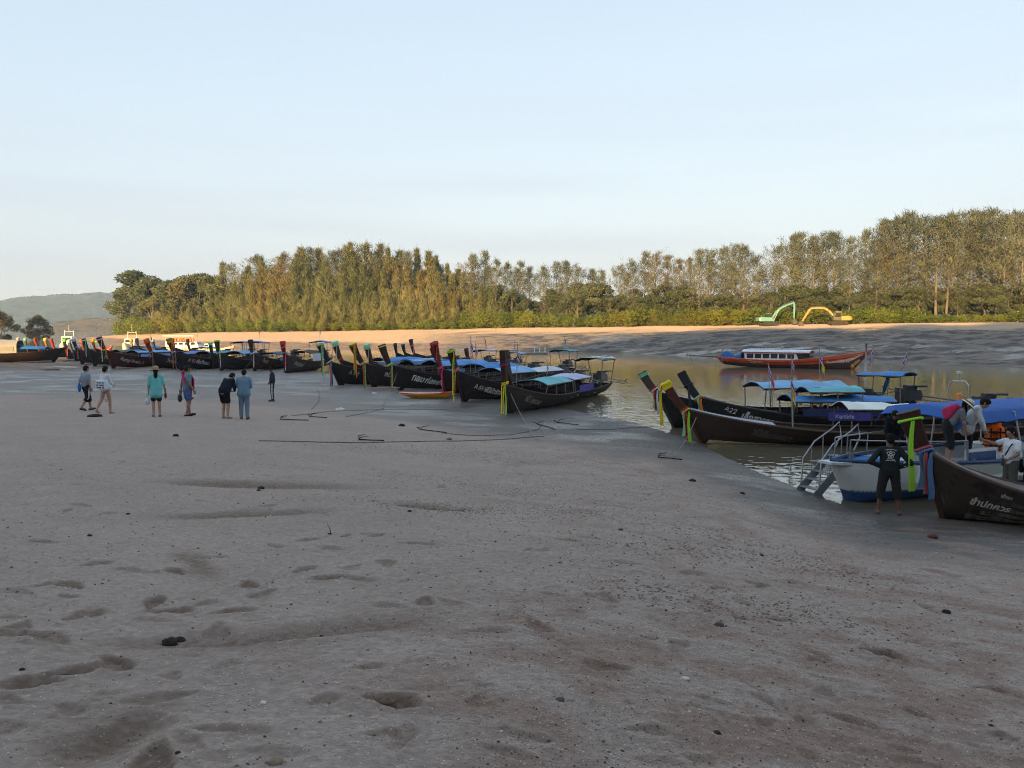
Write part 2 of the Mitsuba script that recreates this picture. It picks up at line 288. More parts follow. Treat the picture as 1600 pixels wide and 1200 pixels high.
def ground_color(p, n, uv):
    x, y, z = p.x, p.y, p.z
    n1, n2, wet, far, tan = ground_masks(p)
    g = fbm(x * 26, y * 26, 3, octaves=3)
    grain = noise(x * 170, y * 170, 1)
    d = dr.sqrt(x * x + y * y)
    right = smoothstep(-0.2, 0.75, (x + 0.6) / dr.maximum(d, 1) * 1.7 + (n1 - 0.5) * 1.3)
    sand = mix((0.273, 0.216, 0.180), (0.228, 0.175, 0.143), fbm(x * 1.3, y * 1.3, 7, octaves=3))
    sand = mix(sand, (0.185, 0.118, 0.088), right * smoothstep(0.42, 0.72, fbm(x * 2.2, y * 2.2, 9, octaves=4)) * 0.75)
    v1, v2, vr = voronoi(x * 60 + 1.3 * noise(x * 3, y * 3, 1), y * 60)
    spk = smoothstep(0.34, 0.2, v1)
    sand = mix(sand, (0.09, 0.06, 0.05), spk * smoothstep(0.80, 0.86, vr - 0.10 + 0.16 * right) * (0.35 + 0.55 * right))
    sand = mix(sand, (0.55, 0.50, 0.44), smoothstep(0.28, 0.16, v1) * smoothstep(0.965, 0.972, vr + 0.008 * right))
    sand = sand * (0.66 + 0.46 * g + 0.22 * grain)
    sand = mix(sand, sand * mi.Color3f(0.60, 0.53, 0.46), uv.x * (0.55 + 0.45 * noise(x * 30, y * 30, 2)))
    mudn = mix(mix((0.115, 0.102, 0.092), (0.165, 0.142, 0.122), n2), mix((0.042, 0.037, 0.033), (0.082, 0.067, 0.055), n2), smoothstep(-9, -1, x + (n1 - 0.5) * 8))
    sand = mix(sand, sand * mi.Color3f(0.60, 0.53, 0.46), uv.x * (0.55 + 0.45 * noise(x * 30, y * 30, 2)))
    mudn = mix(mudn, (0.17, 0.10, 0.07), smoothstep(0.55, 0.75, fbm(x * 0.8, y * 3.0, 11, octaves=3)) * smoothstep(0.0, 0.35, z) * smoothstep(-6, 2, x) * 0.7)
    near = mix(sand, mudn * (0.9 + 0.2 * g), wet)
    mudf = mix((0.060, 0.053, 0.048), (0.155, 0.125, 0.10), smoothstep(0.38, 0.62, fbm(x * 0.35, y * 0.6, 2, octaves=5)))
    mudf = mix(mudf, (0.24, 0.16, 0.105), smoothstep(10, -30, x) * 0.45)
    dry = mix((0.36, 0.262, 0.178), (0.30, 0.217, 0.147), fbm(x * 0.2, y * 0.6, 4, octaves=4))
    fc = mix(mudf, dry, tan)
    wood = smoothstep(-1.2, 0.4, z - dr.maximum(2.2, dr.minimum(5.35, 4.45 + x * 0.012 + smoothstep(20, -80, x) * -1.3)))
    return mix(near, fc, far)
def ground_rough(p, n, uv):
    n1, n2, wet, far, tan = ground_masks(p)
    pool = smoothstep(0.45, 0.65, fbm(p.x * 0.5 + 3, p.y * 0.9, 5, octaves=4))
    r = 0.95 - wet * (0.38 + 0.20 * pool)
    rf = 0.85 - 0.55 * smoothstep(0.56, 0.66, fbm(p.x * 0.10, p.y * 0.35, 8, octaves=4))
    return dr.lerp(r, dr.lerp(rf, 0.95, tan), far)
def ground_bump(p, n, uv):
    d = dr.sqrt(p.x * p.x + p.y * p.y)
    fade = smoothstep(26, 4, d)
    return 0.004 * fade * noise(p.x * 75, p.y * 75, 0) + 0.007 * fade * fbm(p.x * 22, p.y * 22, 0, octaves=2)
scene['mat_ground'] = {'type': 'bumpmap', 'arbitrary': proc(ground_bump, 0.004), 'scale': 1.0,
                       'bsdf': principled(proc(ground_color), proc(ground_rough), 0.45)}
UVG = np.concatenate([np.stack([HOLLOW_TONE, 0 * HOLLOW_TONE], -1).reshape(-1, 2), [[0, 0]]])      # u: prints and furrows, where the sand is coloured darker and browner
scene['beach'] = mikit.ply(tm(gv, gf), 'mat_ground', smooth=True, uv=UVG); labels['beach'] = {'kind': 'structure'}

# ---------------------------------------------------------------- water of creek and bay
def water_bump(p, n, uv):
    d = dr.sqrt(p.x * p.x + p.y * p.y)
    a = 0.014 * smoothstep(110, 35, d) * fbm(p.x * 0.9, p.y * 1.6, 0, octaves=2) + (0.003 + 0.013 * smoothstep(75, 32, d)) * noise(p.x * 4.0, p.y * 6.0, 3)
    return a * smoothstep(14, 30, d) * smoothstep(2200, 300, d)
def water_color(p, n, uv): return mix((0.078, 0.067, 0.043), (0.105, 0.089, 0.058), fbm(p.x * 0.05, p.y * 0.05, 0, octaves=3))
scene['mat_water'] = {'type': 'bumpmap', 'arbitrary': proc(water_bump, 0.03), 'scale': 1.0, 'bsdf': {'type': 'principled', 'base_color': proc(water_color), 'roughness': 0.04, 'specular': 0.5}}
wr = np.exp(np.linspace(math.log(8), math.log(4000), 40)); wa = np.linspace(-np.pi, np.pi, 73)
WA, WR = np.meshgrid(wa, wr, indexing='ij')
wm = grid(np.stack([np.sin(WA) * WR, np.cos(WA) * WR, 0 * WA], -1))
wf = wm.faces; n0 = np.cross(wm.vertices[wf[0, 1]] - wm.vertices[wf[0, 0]], wm.vertices[wf[0, 2]] - wm.vertices[wf[0, 0]])
struct('water', tm(wm.vertices, wf if n0[2] > 0 else wf[:, ::-1]), 'mat_water', True)

# ---------------------------------------------------------------- hills: one wooded hill behind the camera (its shade lies over the beach), two across the bay
def hill(name, xs, ys, hf, mat): struct(name, grid(np.stack([*(q := np.meshgrid(xs, ys, indexing='ij')), hf(*q)], -1)), mat, True)
def wood_color(p, n, uv): return mix((0.030, 0.048, 0.020), (0.085, 0.085, 0.038), fbm(p.x * 0.06, p.y * 0.06, p.z * 0.1, octaves=4))
def head_color(p, n, uv): return mix((0.050, 0.046, 0.040), (0.080, 0.062, 0.050), fbm(p.x * 0.05, p.y * 0.05, p.z * 0.1, octaves=4))
scene['mat_wood'] = principled(proc(wood_color), 0.9, 0.1)
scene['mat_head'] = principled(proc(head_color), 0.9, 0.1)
def back_hill(x, y):
    top = np.interp(x, [-420, -260, -150, -122, -100, -88, -75, -60, -45, -37, -28, -19, 10, 40, 80, 140, 220, 400], [24, 28, 31, 33, 38, 41.5, 45.5, 48, 49, 48, 42, 47, 47, 49, 46, 42, 30, 16])
    w = np.clip(1 - np.abs(y + 75) / 52, 0, 1); p = np.stack([x, y, 0 * x], -1)
    return -2 + (top + 2) * (w * w * (3 - 2 * w)) ** 0.8 + 5.0 * (w > 0) * (meshkit.fbm(p * 0.11, 3, 71) - 0.55) + 3.5 * w * (meshkit.fbm(p * 0.5, 2, 72) - 0.5)
hill('wooded_hill', np.linspace(-420, 400, 280), np.linspace(-127, -23, 60), back_hill, 'mat_wood')
def crowns(x, y, f, s): 
    p = np.stack([x * f, y * f, 0 * x], -1); return meshkit.noise(p, s) + 0.5 * meshkit.noise(p * 2.3, s + 1)
def far_hill(x, y):
    u = x / y                                     # ridge seen in the photograph, higher towards the middle
    top = np.interp(x, [-3000, -1750, -1540, -1430, -1250, -1120, -1000, -800, -500, 0], [30, 62, 82, 100, 108, 110, 106, 110, 70, 20])
    w = np.clip(1 - np.abs(y - 2500) / 420, 0, 1)
    return -3 + (top + 3) * (w * w * (3 - 2 * w)) + (w > 0.03) * (9 * (crowns(x, y, 0.035, 51) - 0.7) + 16 * (meshkit.fbm(np.stack([x * .006, y * .006, 0 * x], -1), 3, 53) - .5) * np.clip(w * 3, 0, 1))
scene['mat_farwood'] = principled(proc(lambda p, n, uv: mix((0.012, 0.028, 0.046), (0.030, 0.046, 0.062), fbm(p.x * 0.03, p.y * 0.03, p.z * 0.06, octaves=4))), 0.95, 0.1)  # blue of distance haze mixed into the wood colour
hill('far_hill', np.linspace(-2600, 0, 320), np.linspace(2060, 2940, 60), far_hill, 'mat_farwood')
def headland(x, y):
    top = np.interp(x, [-760, -720, -700, -660, -600, -520, -420, -300, -200], [-3, 4, 14, 19, 25, 29, 26, 24, 10])
    w = np.clip(1 - np.abs(y - 1300) / 90, 0, 1)
    return -3 + (top + 3) * (w * w * (3 - 2 * w)) ** 0.7 + (w > 0.05) * 6 * (crowns(x, y, 0.09, 61) - 0.7)
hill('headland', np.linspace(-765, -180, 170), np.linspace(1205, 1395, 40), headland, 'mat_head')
# ---------------------------------------------------------------- trees and shrubs of the far bank
def leafmat(name, a, b, f, thin=0.9):
    def fn(p, n, uv):
        dry = smoothstep(0.52, 0.72, fbm(p.x * 0.07 + 3, p.y * 0.07, p.z * 0.05, octaves=3)) * 0.55
        t = 0.55 * fbm(p.x * f, p.y * f, p.z * f * 0.7, octaves=3) + 0.45 * noise(p.x * 1.9, p.y * 1.9, p.z * 1.9)
        return mix(mix(a, b, smoothstep(0.3, 0.7, t)), (b[0] * 1.08, b[1] * .80, b[2] * .68), dry)
    scene[name] = {'type': 'principledthin', 'base_color': proc(fn), 'roughness': 0.6, 'diff_trans': thin, 'eta': 1.35}
leafmat('leaf_tall', (0.165, 0.178, 0.105), (0.28, 0.28, 0.175), 0.10)
leafmat('leaf_dense', (0.185, 0.20, 0.085), (0.31, 0.295, 0.135), 0.09)
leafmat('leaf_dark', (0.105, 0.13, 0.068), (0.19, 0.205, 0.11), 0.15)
leafmat('leaf_bush', (0.11, 0.15, 0.03), (0.22, 0.25, 0.05), 0.2)
leafmat('leaf_mangrove', (0.07, 0.07, 0.035), (0.20, 0.15, 0.085), 0.25)
def bark_color(p, n, uv): return mix((0.10, 0.085, 0.07), (0.19, 0.16, 0.13), fbm(p.x * 2, p.y * 2, p.z * 0.7, octaves=3))
scene['mat_bark'] = principled(proc(bark_color), 0.9, 0.2)
def unit(v): return v / (np.linalg.norm(v, axis=-1, keepdims=True) + 1e-9)
def blades(c, d, l, w, r):
    """one narrow triangle per spray of needles"""
    s = unit(np.cross(d, r.normal(size=c.shape)))
    v = np.stack([c - s * w[:, None] / 2, c + s * w[:, None] / 2, c + d * l[:, None]], 1).reshape(-1, 3)
    return tm(v, np.arange(len(v)).reshape(-1, 3))
def casuarina(seed, H=20.0, low=0.26, width=0.17, limbs=44, tufts=7, nb=12, rise=0.75, blade=(0.6, 1.0), bw=0.11, lean=0.05):
    r = np.random.default_rng(seed)
    t = np.linspace(0, 1, 12)
    bend = np.cumsum(r.normal(0, lean * H / 12, (12, 2)), 0) * t[:, None]
    trunk = np.stack([bend[:, 0], bend[:, 1], t * H], 1)
    wood = [tube(trunk, (0.011 * H) * (1 - t * 0.9) ** 0.8, 6)]
    pos, drc = [], []
    gapc = r.uniform(0, 6.28, 3); gaph = r.uniform(low, 0.9, 3)
    for k in range(limbs):
        h = low + (0.985 - low) * ((k + r.random()) / limbs) ** 0.9
        az = k * 2.4 + r.normal(0, .5)
        rel = (h - low) / (1 - low)
        Lb = width * H * (0.30 + 1.3 * math.sin(math.pi * min(1, rel * 0.78 + 0.2))) * r.uniform(.45, 1.2) * (1.12 - 0.75 * rel ** 3)
        if any(abs((az - g + math.pi) % (2 * math.pi) - math.pi) < 0.5 and abs(h - gh) < 0.08 for g, gh in zip(gapc, gaph)): Lb *= 0.35
        e = math.radians(r.uniform(18, 48) + 22 * rel) * rise
        o = np.array([np.interp(h, t, trunk[:, 0]), np.interp(h, t, trunk[:, 1]), h * H])
        s = np.linspace(0, 1, 5)[:, None]
        d0 = np.array([math.cos(az) * math.cos(e), math.sin(az) * math.cos(e), math.sin(e)])
        pts = o + d0 * Lb * s + np.array([0, 0, 0.28 * Lb]) * s ** 2 + np.cumsum(r.normal(0, .03 * Lb, (5, 3)), 0) * s
        wood.append(tube(pts, np.linspace(0.0036 * H * (1.15 - rel), 0.012, 5), 3, False))
        for q in range(tufts):
            if r.random() < .34: continue
            f = 0.28 + 0.72 * (q + r.random()) / tufts
            c = np.array([np.interp(f, s[:, 0], pts[:, i]) for i in range(3)]) + r.normal(0, .06 * Lb + .1, 3)
            cl = c + r.normal(0, 0.24 + .03 * Lb, (nb, 3)); pos.append(cl)
            drc.append(np.tile(d0 * 0.6 + [0, 0, 0.55], (nb, 1)))
    pos, drc = np.vstack(pos), np.vstack(drc)
    n = len(pos)
    fol = blades(pos, unit(drc + r.normal(0, .55, (n, 3))), r.uniform(*blade, n), r.uniform(.6, 1.3, n) * bw, r)
    return cat(*wood), fol
def plume(seed, H=14.0, n=9500, width=0.22):
    """a young dense feathery casuarina, leafy to the ground"""
    r = np.random.default_rng(seed)
    t = np.linspace(0, 1, 8)
    trunk = np.stack([np.cumsum(r.normal(0, .12, 8)) * t, np.cumsum(r.normal(0, .12, 8)) * t, t * H], 1)
    wood = [tube(trunk, 0.012 * H * (1 - t * .92), 5)]
    P_, D_ = [], []
    nl = 90
    for k in range(nl):
        h = 0.03 + 0.95 * ((k + r.random()) / nl) ** 1.1
        az = k * 2.4 + r.normal(0, .6); Lb = width * H * (1.03 - h) ** 1.1 * 1.35 * r.uniform(.45, 1.3) * (0.75 + 0.5 * math.sin(az * 2 + seed))
        e = math.radians(r.uniform(35, 62) + 16 * h)
        o = np.array([np.interp(h, t, trunk[:, 0]), np.interp(h, t, trunk[:, 1]), h * H * 0.93])
        d0 = np.array([math.cos(az) * math.cos(e), math.sin(az) * math.cos(e), math.sin(e)])
        if k % 3 == 0: wood.append(tube(np.stack([o, o + d0 * Lb * 1.1]), [0.03, 0.012], 3, False))
        m = int(n / nl * 1.5 * (.22 + (1 - h))); f = r.uniform(0.1, 1.25, (m, 1))
        P_.append(o + d0 * Lb * f + r.normal(0, 0.12 + 0.055 * Lb, (m, 3))); D_.append(np.tile(d0 + [0, 0, 0.5], (m, 1)))
    P_, D_ = np.vstack(P_), np.vstack(D_); P_[:, 2] = np.abs(P_[:, 2])
    return cat(*wood), blades(P_, unit(D_ + r.normal(0, .35, D_.shape)), r.uniform(.5, 1.1, len(P_)), r.uniform(.05, .12, len(P_)), r)
def broadleaf(seed, H=9.0, R=3.4, n=6500, trunk=0.35, clumps=26, leaf=0.34, flat=0.8):
    r = np.random.default_rng(seed)
    cz = H * (trunk + (1 - trunk) * r.uniform(.05, .93, clumps)); a = r.uniform(0, 6.28, clumps)
    prof = np.sin(np.pi * np.clip((cz / H - trunk) / (1 - trunk) * .8 + .2, 0, 1))
    rad = R * prof * r.uniform(.15, .95, clumps) ** .6
    cc = np.stack([np.cos(a) * rad, np.sin(a) * rad, cz], 1); cr = r.uniform(.16, .34, clumps) * R
    wood = [tube([[0, 0, 0], [r.normal(0, .1), r.normal(0, .1), H * trunk], [0, 0, H * .8]], [.02 * H, .015 * H, .004 * H], 5)]
    for c in cc[::2]: wood.append(tube([[0, 0, H * trunk * r.uniform(.5, 1.3)], c * [.5, .5, 1] - [0, 0, .4], c], [.008 * H, .005 * H, .002 * H], 3, False))
    k = r.integers(0, clumps, n); d = unit(r.normal(size=(n, 3))); d[:, 2] *= flat
    pos = cc[k] + d * (cr[k] * r.uniform(.35, 1.05, n) ** .5)[:, None]; pos[:, 2] = np.maximum(pos[:, 2], .05)
    l = r.uniform(.6, 1.3, n) * leaf
    return cat(*wood), blades(pos, unit(d + r.normal(0, .8, (n, 3))), l, l * .6, r)
def shrubmesh(seed, H=3.6, R=2.6, n=2600, leaf=0.30):
    r = np.random.default_rng(seed)
    m = 16; a = r.uniform(0, 6.28, m); rr = R * r.uniform(0, .8, m) ** .7
    cc = np.stack([np.cos(a) * rr, np.sin(a) * rr, H * r.uniform(.2, .8, m) * (1 - .45 * (rr / R) ** 2)], 1); cr = r.uniform(.2, .36, m) * H
    wood = [tube([[0, 0, -.2], c * .6, c], [.05, .03, .01], 3, False) for c in cc]
    k = r.integers(0, m, n); d = unit(r.normal(size=(n, 3)))
    pos = cc[k] + d * (cr[k] * r.uniform(.5, 1.08, n))[:, None]; pos[:, 2] = np.abs(pos[:, 2])
    l = r.uniform(.6, 1.3, n) * leaf
    return cat(*wood), blades(pos, unit(d * .8 + [0, 0, .5] + r.normal(0, .6, (n, 3))), l, l * .55, r)
def leafply(m, leaf, axis=None, seed=1):
    """leaves shaded with the soft normals of the crown they fill"""
    v = m.vertices; H = v[:, 2].max(); c = v.reshape(-1, 3, 3).mean(1)
    rad = np.stack([c[:, 0], c[:, 1], (c[:, 2] - .45 * H) * .5], 1) if axis is None else np.tile(axis, (len(c), 1)).astype(float)
    n = unit(unit(rad) * .75 + [0, 0, .25] + np.random.default_rng(seed).normal(0, .48, c.shape))
    return {'type': 'ply', 'filename': meshkit.write_ply(m, False, normals=np.repeat(n, 3, 0)), 'face_normals': False, 'bsdf': {'type': 'ref', 'id': leaf}}
def proto(pair, leaf): return (mikit.ply(pair[0], 'mat_bark', smooth=True), leafply(pair[1], leaf), float(pair[1].vertices[:, 2].max()))
TALL = [proto(casuarina(100 + i, low=[.14, .22, .26, .18, .30, .20][i], width=[.19, .17, .22, .18, .16, .24][i], limbs=[56, 46, 50, 60, 42, 54][i]), 'leaf_tall') for i in range(6)]
PLUME = [proto(plume(200 + i, width=[.22, .18, .26, .20, .24][i]), 'leaf_dense') for i in range(5)]
MIXED = [proto(plume(300 + i, H=16, n=12000, width=[.19, .23, .21][i]), 'leaf_dense') for i in range(3)]
DARK = [proto(broadleaf(400 + i, R=[3.4, 2.9, 3.8, 3.2][i], flat=[.8, 1, .6, .8][i]), 'leaf_dark') for i in range(4)]
BUSH = [proto(shrubmesh(500 + i, H=[3.4, 4.2, 2.8, 3.6][i], R=[2.6, 2.2, 3.0, 2.0][i]), 'leaf_bush') for i in range(4)]
MANG = [proto(broadleaf(600 + i, H=9, R=5.2, n=9000, trunk=.08, clumps=40, leaf=.42, flat=.8), 'leaf_mangrove') for i in range(2)]
def plant(name, pr, px, Y, height, label, catg, group, wide=1.0, rot=None):
    x = (px - 800) / FPX * Y; z = float(base_z(np.array([x]), np.array([Y]))[0]) - 0.15
    s = height / pr[2]
    M = T().translate([x, Y, z]).rotate([0, 0, 1], rnd.uniform(0, 360) if rot is None else rot).scale([s * wide, s * wide, s])
    key = thing(name, label, catg, group)
    scene[key + '__trunk'] = {**pr[0], 'to_world': M}; scene[key + '__crown'] = {**pr[1], 'to_world': M}
    PLANTED.setdefault(group, []).append((px, key))
    return key
PLANTED = {}
VEG = ([120, 190, 250, 400, 600, 800, 1000, 1200, 1400, 1600, 1900], [360, 325, 279, 250, 234, 219, 206, 192, 176, 164, 150])
def vegY(px): return float(np.interp(px, *VEG))
SKYX, SKYY = zip(*[(195, 447), (210, 430), (225, 421), (240, 430), (250, 440), (265, 438), (290, 430), (310, 425), (340, 428), (352, 408), (365, 404), (385, 412), (405, 395), (430, 392), (460, 386), (475, 380), (500, 384), (520, 388), (545, 379), (560, 376), (580, 374), (595, 376), (610, 385), (625, 388), (650, 388),
    (672, 388), (690, 392), (700, 400), (715, 416), (726, 418), (740, 392), (760, 390), (775, 400), (790, 402), (810, 402), (825, 408), (836, 428), (850, 410), (870, 403), (895, 405), (915, 412), (935, 418), (950, 428), (965, 408), (985, 400), (1005, 388), (1022, 386), (1040, 395), (1055, 402), (1075, 395), (1090, 386), (1105, 385), (1130, 378),
    (1145, 375), (1160, 375), (1175, 393), (1190, 393), (1215, 375), (1235, 358), (1245, 355), (1270, 364), (1285, 355), (1300, 355), (1330, 368), (1350, 350), (1365, 366), (1378, 336), (1395, 328), (1415, 325), (1440, 330), (1460, 331), (1475, 325), (1490, 328), (1510, 320), (1530, 322), (1545, 316), (1560, 322), (1575, 322), (1590, 330), (1650, 322), (1760, 330)])
def hgt(px, Y, top):                             # height of a plant at (px, Y) that reaches that picture row
    z = float(base_z(np.array([(px - 800) / FPX * Y]), np.array([Y]))[0])
    return max(1.0, EYE + (HORIZON - top) * Y / FPX - z)
def sky_top(px): return float(np.interp(px, SKYX, SKYY))
# tall airy casuarinas along the skyline, from the gap in the middle to the right edge
for px in [740, 757, 775, 793, 812, 828, 850, 868, 886, 905, 925, 940, 966, 987, 1006, 1022, 1041, 1060, 1076, 1091, 1106, 1130, 1146, 1160, 1180, 1214, 1234, 1246, 1268, 1286, 1300, 1325, 1350, 1366, 1380, 1397, 1415, 1440, 1460, 1476, 1492, 1511, 1530, 1546, 1562, 1577, 1592, 1630, 1665]:
    Y = vegY(px) + rnd.uniform(9, 24); top = sky_top(px) + rnd.uniform(-2, 3)
    lab, grp = (('tall thin casuarina in the separate clump left of the sky gap', 'casuarinas left of the sky gap') if px < 835 else ('tall grey-green casuarina in the row between the sky gap and the green excavator', 'casuarinas right of the sky gap') if px < 1175
                else ('tall casuarina standing behind the two excavators', 'casuarinas behind the excavators') if px < 1340 else ('tallest open-crowned casuarina on the far bank right of the yellow excavator', 'tallest casuarinas on the right'))
    plant('casuarina_tree', TALL[rnd.randrange(6)], px, Y, hgt(px, Y, top), lab, 'tree', grp, rnd.uniform(.85, 1.15) * (1.25 if px > 1360 else 1.0))
# second rank, lower, that closes the stand
for px in range(735, 1660, 34):
    px += rnd.uniform(-8, 8)
    if 828 < px < 846 or 945 < px < 958: continue
    Y = vegY(px) + rnd.uniform(26, 40); top = sky_top(px) + (500 - sky_top(px)) * rnd.uniform(.14, .42)
    plant('casuarina_tree', TALL[rnd.randrange(6)], px, Y, hgt(px, Y, top), 'lower casuarina in the second rank behind the tall row of the far bank', 'tree', 'second rank of casuarinas', rnd.uniform(1.0, 1.3))
# the dense feathery stand in the middle
for px in [352, 366, 386, 405, 418, 432, 447, 461, 475, 488, 502, 520, 533, 546, 560, 571, 582, 595, 610, 625, 638, 652, 672, 690, 703, 716, 727]:
    Y = vegY(px) + rnd.uniform(12, 26)
    plant('casuarina_tree', MIXED[rnd.randrange(3)] if rnd.random() < .6 else TALL[rnd.randrange(6)], px, Y, hgt(px, Y, sky_top(px) + rnd.uniform(-4, 5)), 'dense olive casuarina on the skyline of the thick middle stand', 'tree', 'casuarinas of the thick middle stand', rnd.uniform(1.05, 1.5))
for row, (off, lo, hi, step) in enumerate([(9, .10, .35, 17), (3, .42, .68, 16), (7, .22, .5, 20)]):
    px = 252 + 5 * row
    while px < 716:
        Y = vegY(px) + off + rnd.uniform(-1.5, 2.5); st = sky_top(px) if px > 345 else 440
        plant('young_casuarina', PLUME[rnd.randrange(5)], px, Y, hgt(px, Y, st + (512 - st) * rnd.uniform(lo, hi)), 'feathery yellow-green young casuarina at the front of the thick middle stand', 'tree', 'young casuarinas fronting the middle stand', rnd.uniform(1.0, 1.45))
        px += step * rnd.uniform(.75, 1.25)
for px, top in [(738, 452), (752, 440), (768, 446), (782, 470), (800, 478), (822, 484), (846, 486)]:
    Y = vegY(px) + 3
    plant('young_casuarina', PLUME[rnd.randrange(5)], px, Y, hgt(px, Y, top), 'feathery young casuarina in front of the thin clump left of the sky gap', 'tree', 'young casuarinas before the thin clump', 1.2)
# dark rounded trees at the left end and under the tall row
for px, top, w, lab in [(222, 420, 1.5, 'dark spreading tree leaning out over the left end of the spit, tallest there'), (240, 432, 1.2, 'dark tree second from the left end of the spit'), (204, 446, 1.2, 'dark low-branched tree leftmost on the spit'),
                        (270, 436, 1.3, 'dark round-topped tree right of the leaning one on the spit'), (292, 430, 1.3, 'dark tree rising over the plumes near the left end of the spit'), (312, 424, 1.3, 'dark round crown beside the left shoulder of the thick stand'), (333, 428, 1.3, 'dark crown just left of the high thick stand')]:
    Y = vegY(px) + 10
    plant('broad_tree', DARK[rnd.randrange(4)], px, Y, hgt(px, Y, top), lab, 'tree', None, w)
px = 715.0
while px < 1650:
    Y = vegY(px) + rnd.uniform(9, 18); top = rnd.uniform(438, 466)
    if 825 < px < 850: top += 12
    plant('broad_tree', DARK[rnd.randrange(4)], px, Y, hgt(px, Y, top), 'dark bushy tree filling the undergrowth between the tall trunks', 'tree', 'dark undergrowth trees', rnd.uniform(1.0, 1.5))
    px += rnd.uniform(15, 25)
# bright shrubs along the top of the sand
px = 735.0
while px < 1640:
    Y = vegY(px) + rnd.uniform(1.0, 4.5); top = rnd.uniform(474, 491) + (6 if px < 950 else 0)
    if 1430 < px < 1590: top = max(top, 488)
    lab, grp = ('bright green shrub along the sand edge right of the yellow excavator', 'shrubs right of the excavators') if px > 1328 else ('bright green shrub along the sand edge behind the excavators', 'shrubs behind the excavators') if px > 1170 else ('bright green shrub along the sand edge left of the excavators', 'shrubs left of the excavators')
    plant('shrub', BUSH[rnd.randrange(4)], px, Y, hgt(px, Y, top), lab, 'shrub', grp, rnd.uniform(.9, 1.4))
    px += rnd.uniform(11, 19)
px = 196.0
while px < 735:
    Y = vegY(px) + rnd.uniform(0.5, 3.5)
    plant('shrub', BUSH[rnd.randrange(4)], px, Y, hgt(px, Y, np.interp(px, [196, 260, 735], [486, 492, 500]) + rnd.uniform(-4, 6)), 'low shrub at the foot of the thick middle stand', 'shrub', 'shrubs at the foot of the middle stand', rnd.uniform(1.0, 1.5))
    px += rnd.uniform(14, 24)
plant('mangrove_tree', MANG[0], 61, 300, hgt(61, 300, 490), 'rounded brownish mangrove standing alone at the mouth of the creek', 'tree', None, 0.98)
plant('mangrove_tree', MANG[1], 0, 285, hgt(0, 285, 482), 'dark mangrove cut by the left edge of the photo', 'tree', None, 0.95)
plant('mangrove_tree', MANG[0], -40, 300, hgt(-40, 300, 486), 'dark mangrove just outside the left edge', 'tree', None, 1.0)
# the wood behind: one far mass of leaves
r_ = np.random.default_rng(77)
pxs = r_.uniform(180, 1760, 60000); Ys = np.interp(pxs, *VEG) + r_.uniform(34, 70, 60000)
xs = (pxs - 800) / FPX * Ys; zb = base_z(xs, Ys); top = 8.3 + 2.8 * (meshkit.fbm(np.stack([xs * .12, Ys * .12, 0 * xs], -1), 3, 5) - .5)
top = top * np.interp(pxs, [180, 250, 320, 820, 840, 850, 1760], [.6, .8, 1.2, 1.1, .62, 1, 1])
pos = np.stack([xs, Ys, zb + top * r_.uniform(0.02, 1, 60000) ** .8], 1); dd = unit(r_.normal(size=pos.shape) + [0, -.4, .5])
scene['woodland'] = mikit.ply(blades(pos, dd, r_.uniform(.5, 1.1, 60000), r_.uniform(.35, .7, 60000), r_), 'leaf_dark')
labels['woodland'] = {'kind': 'stuff', 'label': 'dark mass of wood behind the row of casuarinas', 'category': 'woodland'}
# each skyline tree is told from its neighbours by its place in its row
def ordinal(i): return ['first', 'second', 'third', 'fourth', 'fifth', 'sixth', 'seventh', 'eighth', 'ninth', 'tenth', 'eleventh', 'twelfth'][i] if i < 12 else f'{i + 1}' + ('th' if 10 < (i + 1) % 100 < 14 or (i + 1) % 10 not in (1, 2, 3) else {1: 'st', 2: 'nd', 3: 'rd'}[(i + 1) % 10])
for grp, text in {'casuarinas left of the sky gap': 'tall thin casuarina in the clump left of the sky gap, {} from the left', 'casuarinas right of the sky gap': 'tall grey-green casuarina between sky gap and green excavator, {} from the left', 'casuarinas behind the excavators': 'tall casuarina behind the excavators, {} from the left on the skyline',
                  'tallest casuarinas on the right': 'very tall open-crowned casuarina at the right, {} from the left of that rank', 'casuarinas of the thick middle stand': 'dense olive casuarina topping the thick middle stand, {} from the left', 'shrubs right of the excavators': 'bright green shrub on the sand edge, {} to the right of the yellow excavator',
                  'shrubs behind the excavators': 'bright green shrub behind the excavators, {} from the left', 'shrubs left of the excavators': 'bright green shrub at the sand edge, {} to the left of the green excavator', 'young casuarinas before the thin clump': 'feathery young casuarina before the thin clump, {} from the left',
                  'shrubs at the foot of the middle stand': 'low shrub at the foot of the thick middle stand, {} from the left', 'dark undergrowth trees': 'dark bushy undergrowth tree under the tall trunks, {} from the left'}.items():
    row = sorted(PLANTED.get(grp, []), reverse=('to the left' in text))
    for i, (px, key) in enumerate(row): labels[key]['label'] = text.format(ordinal(i))
for px, key in PLANTED['young casuarinas fronting the middle stand']:
    h_ = 'tall' if float(np.array(scene[key + '__crown']['to_world'].matrix)[2, 2]) > 0.75 else 'short'
    third = 'left third' if px < 405 else 'centre' if px < 560 else 'right third'
    labels[key] = {'label': f'{h_} feathery yellow-green young casuarina fronting the {third} of the thick middle stand', 'category': 'tree', 'group': f'{h_} young casuarinas fronting the {third} of the middle stand'}
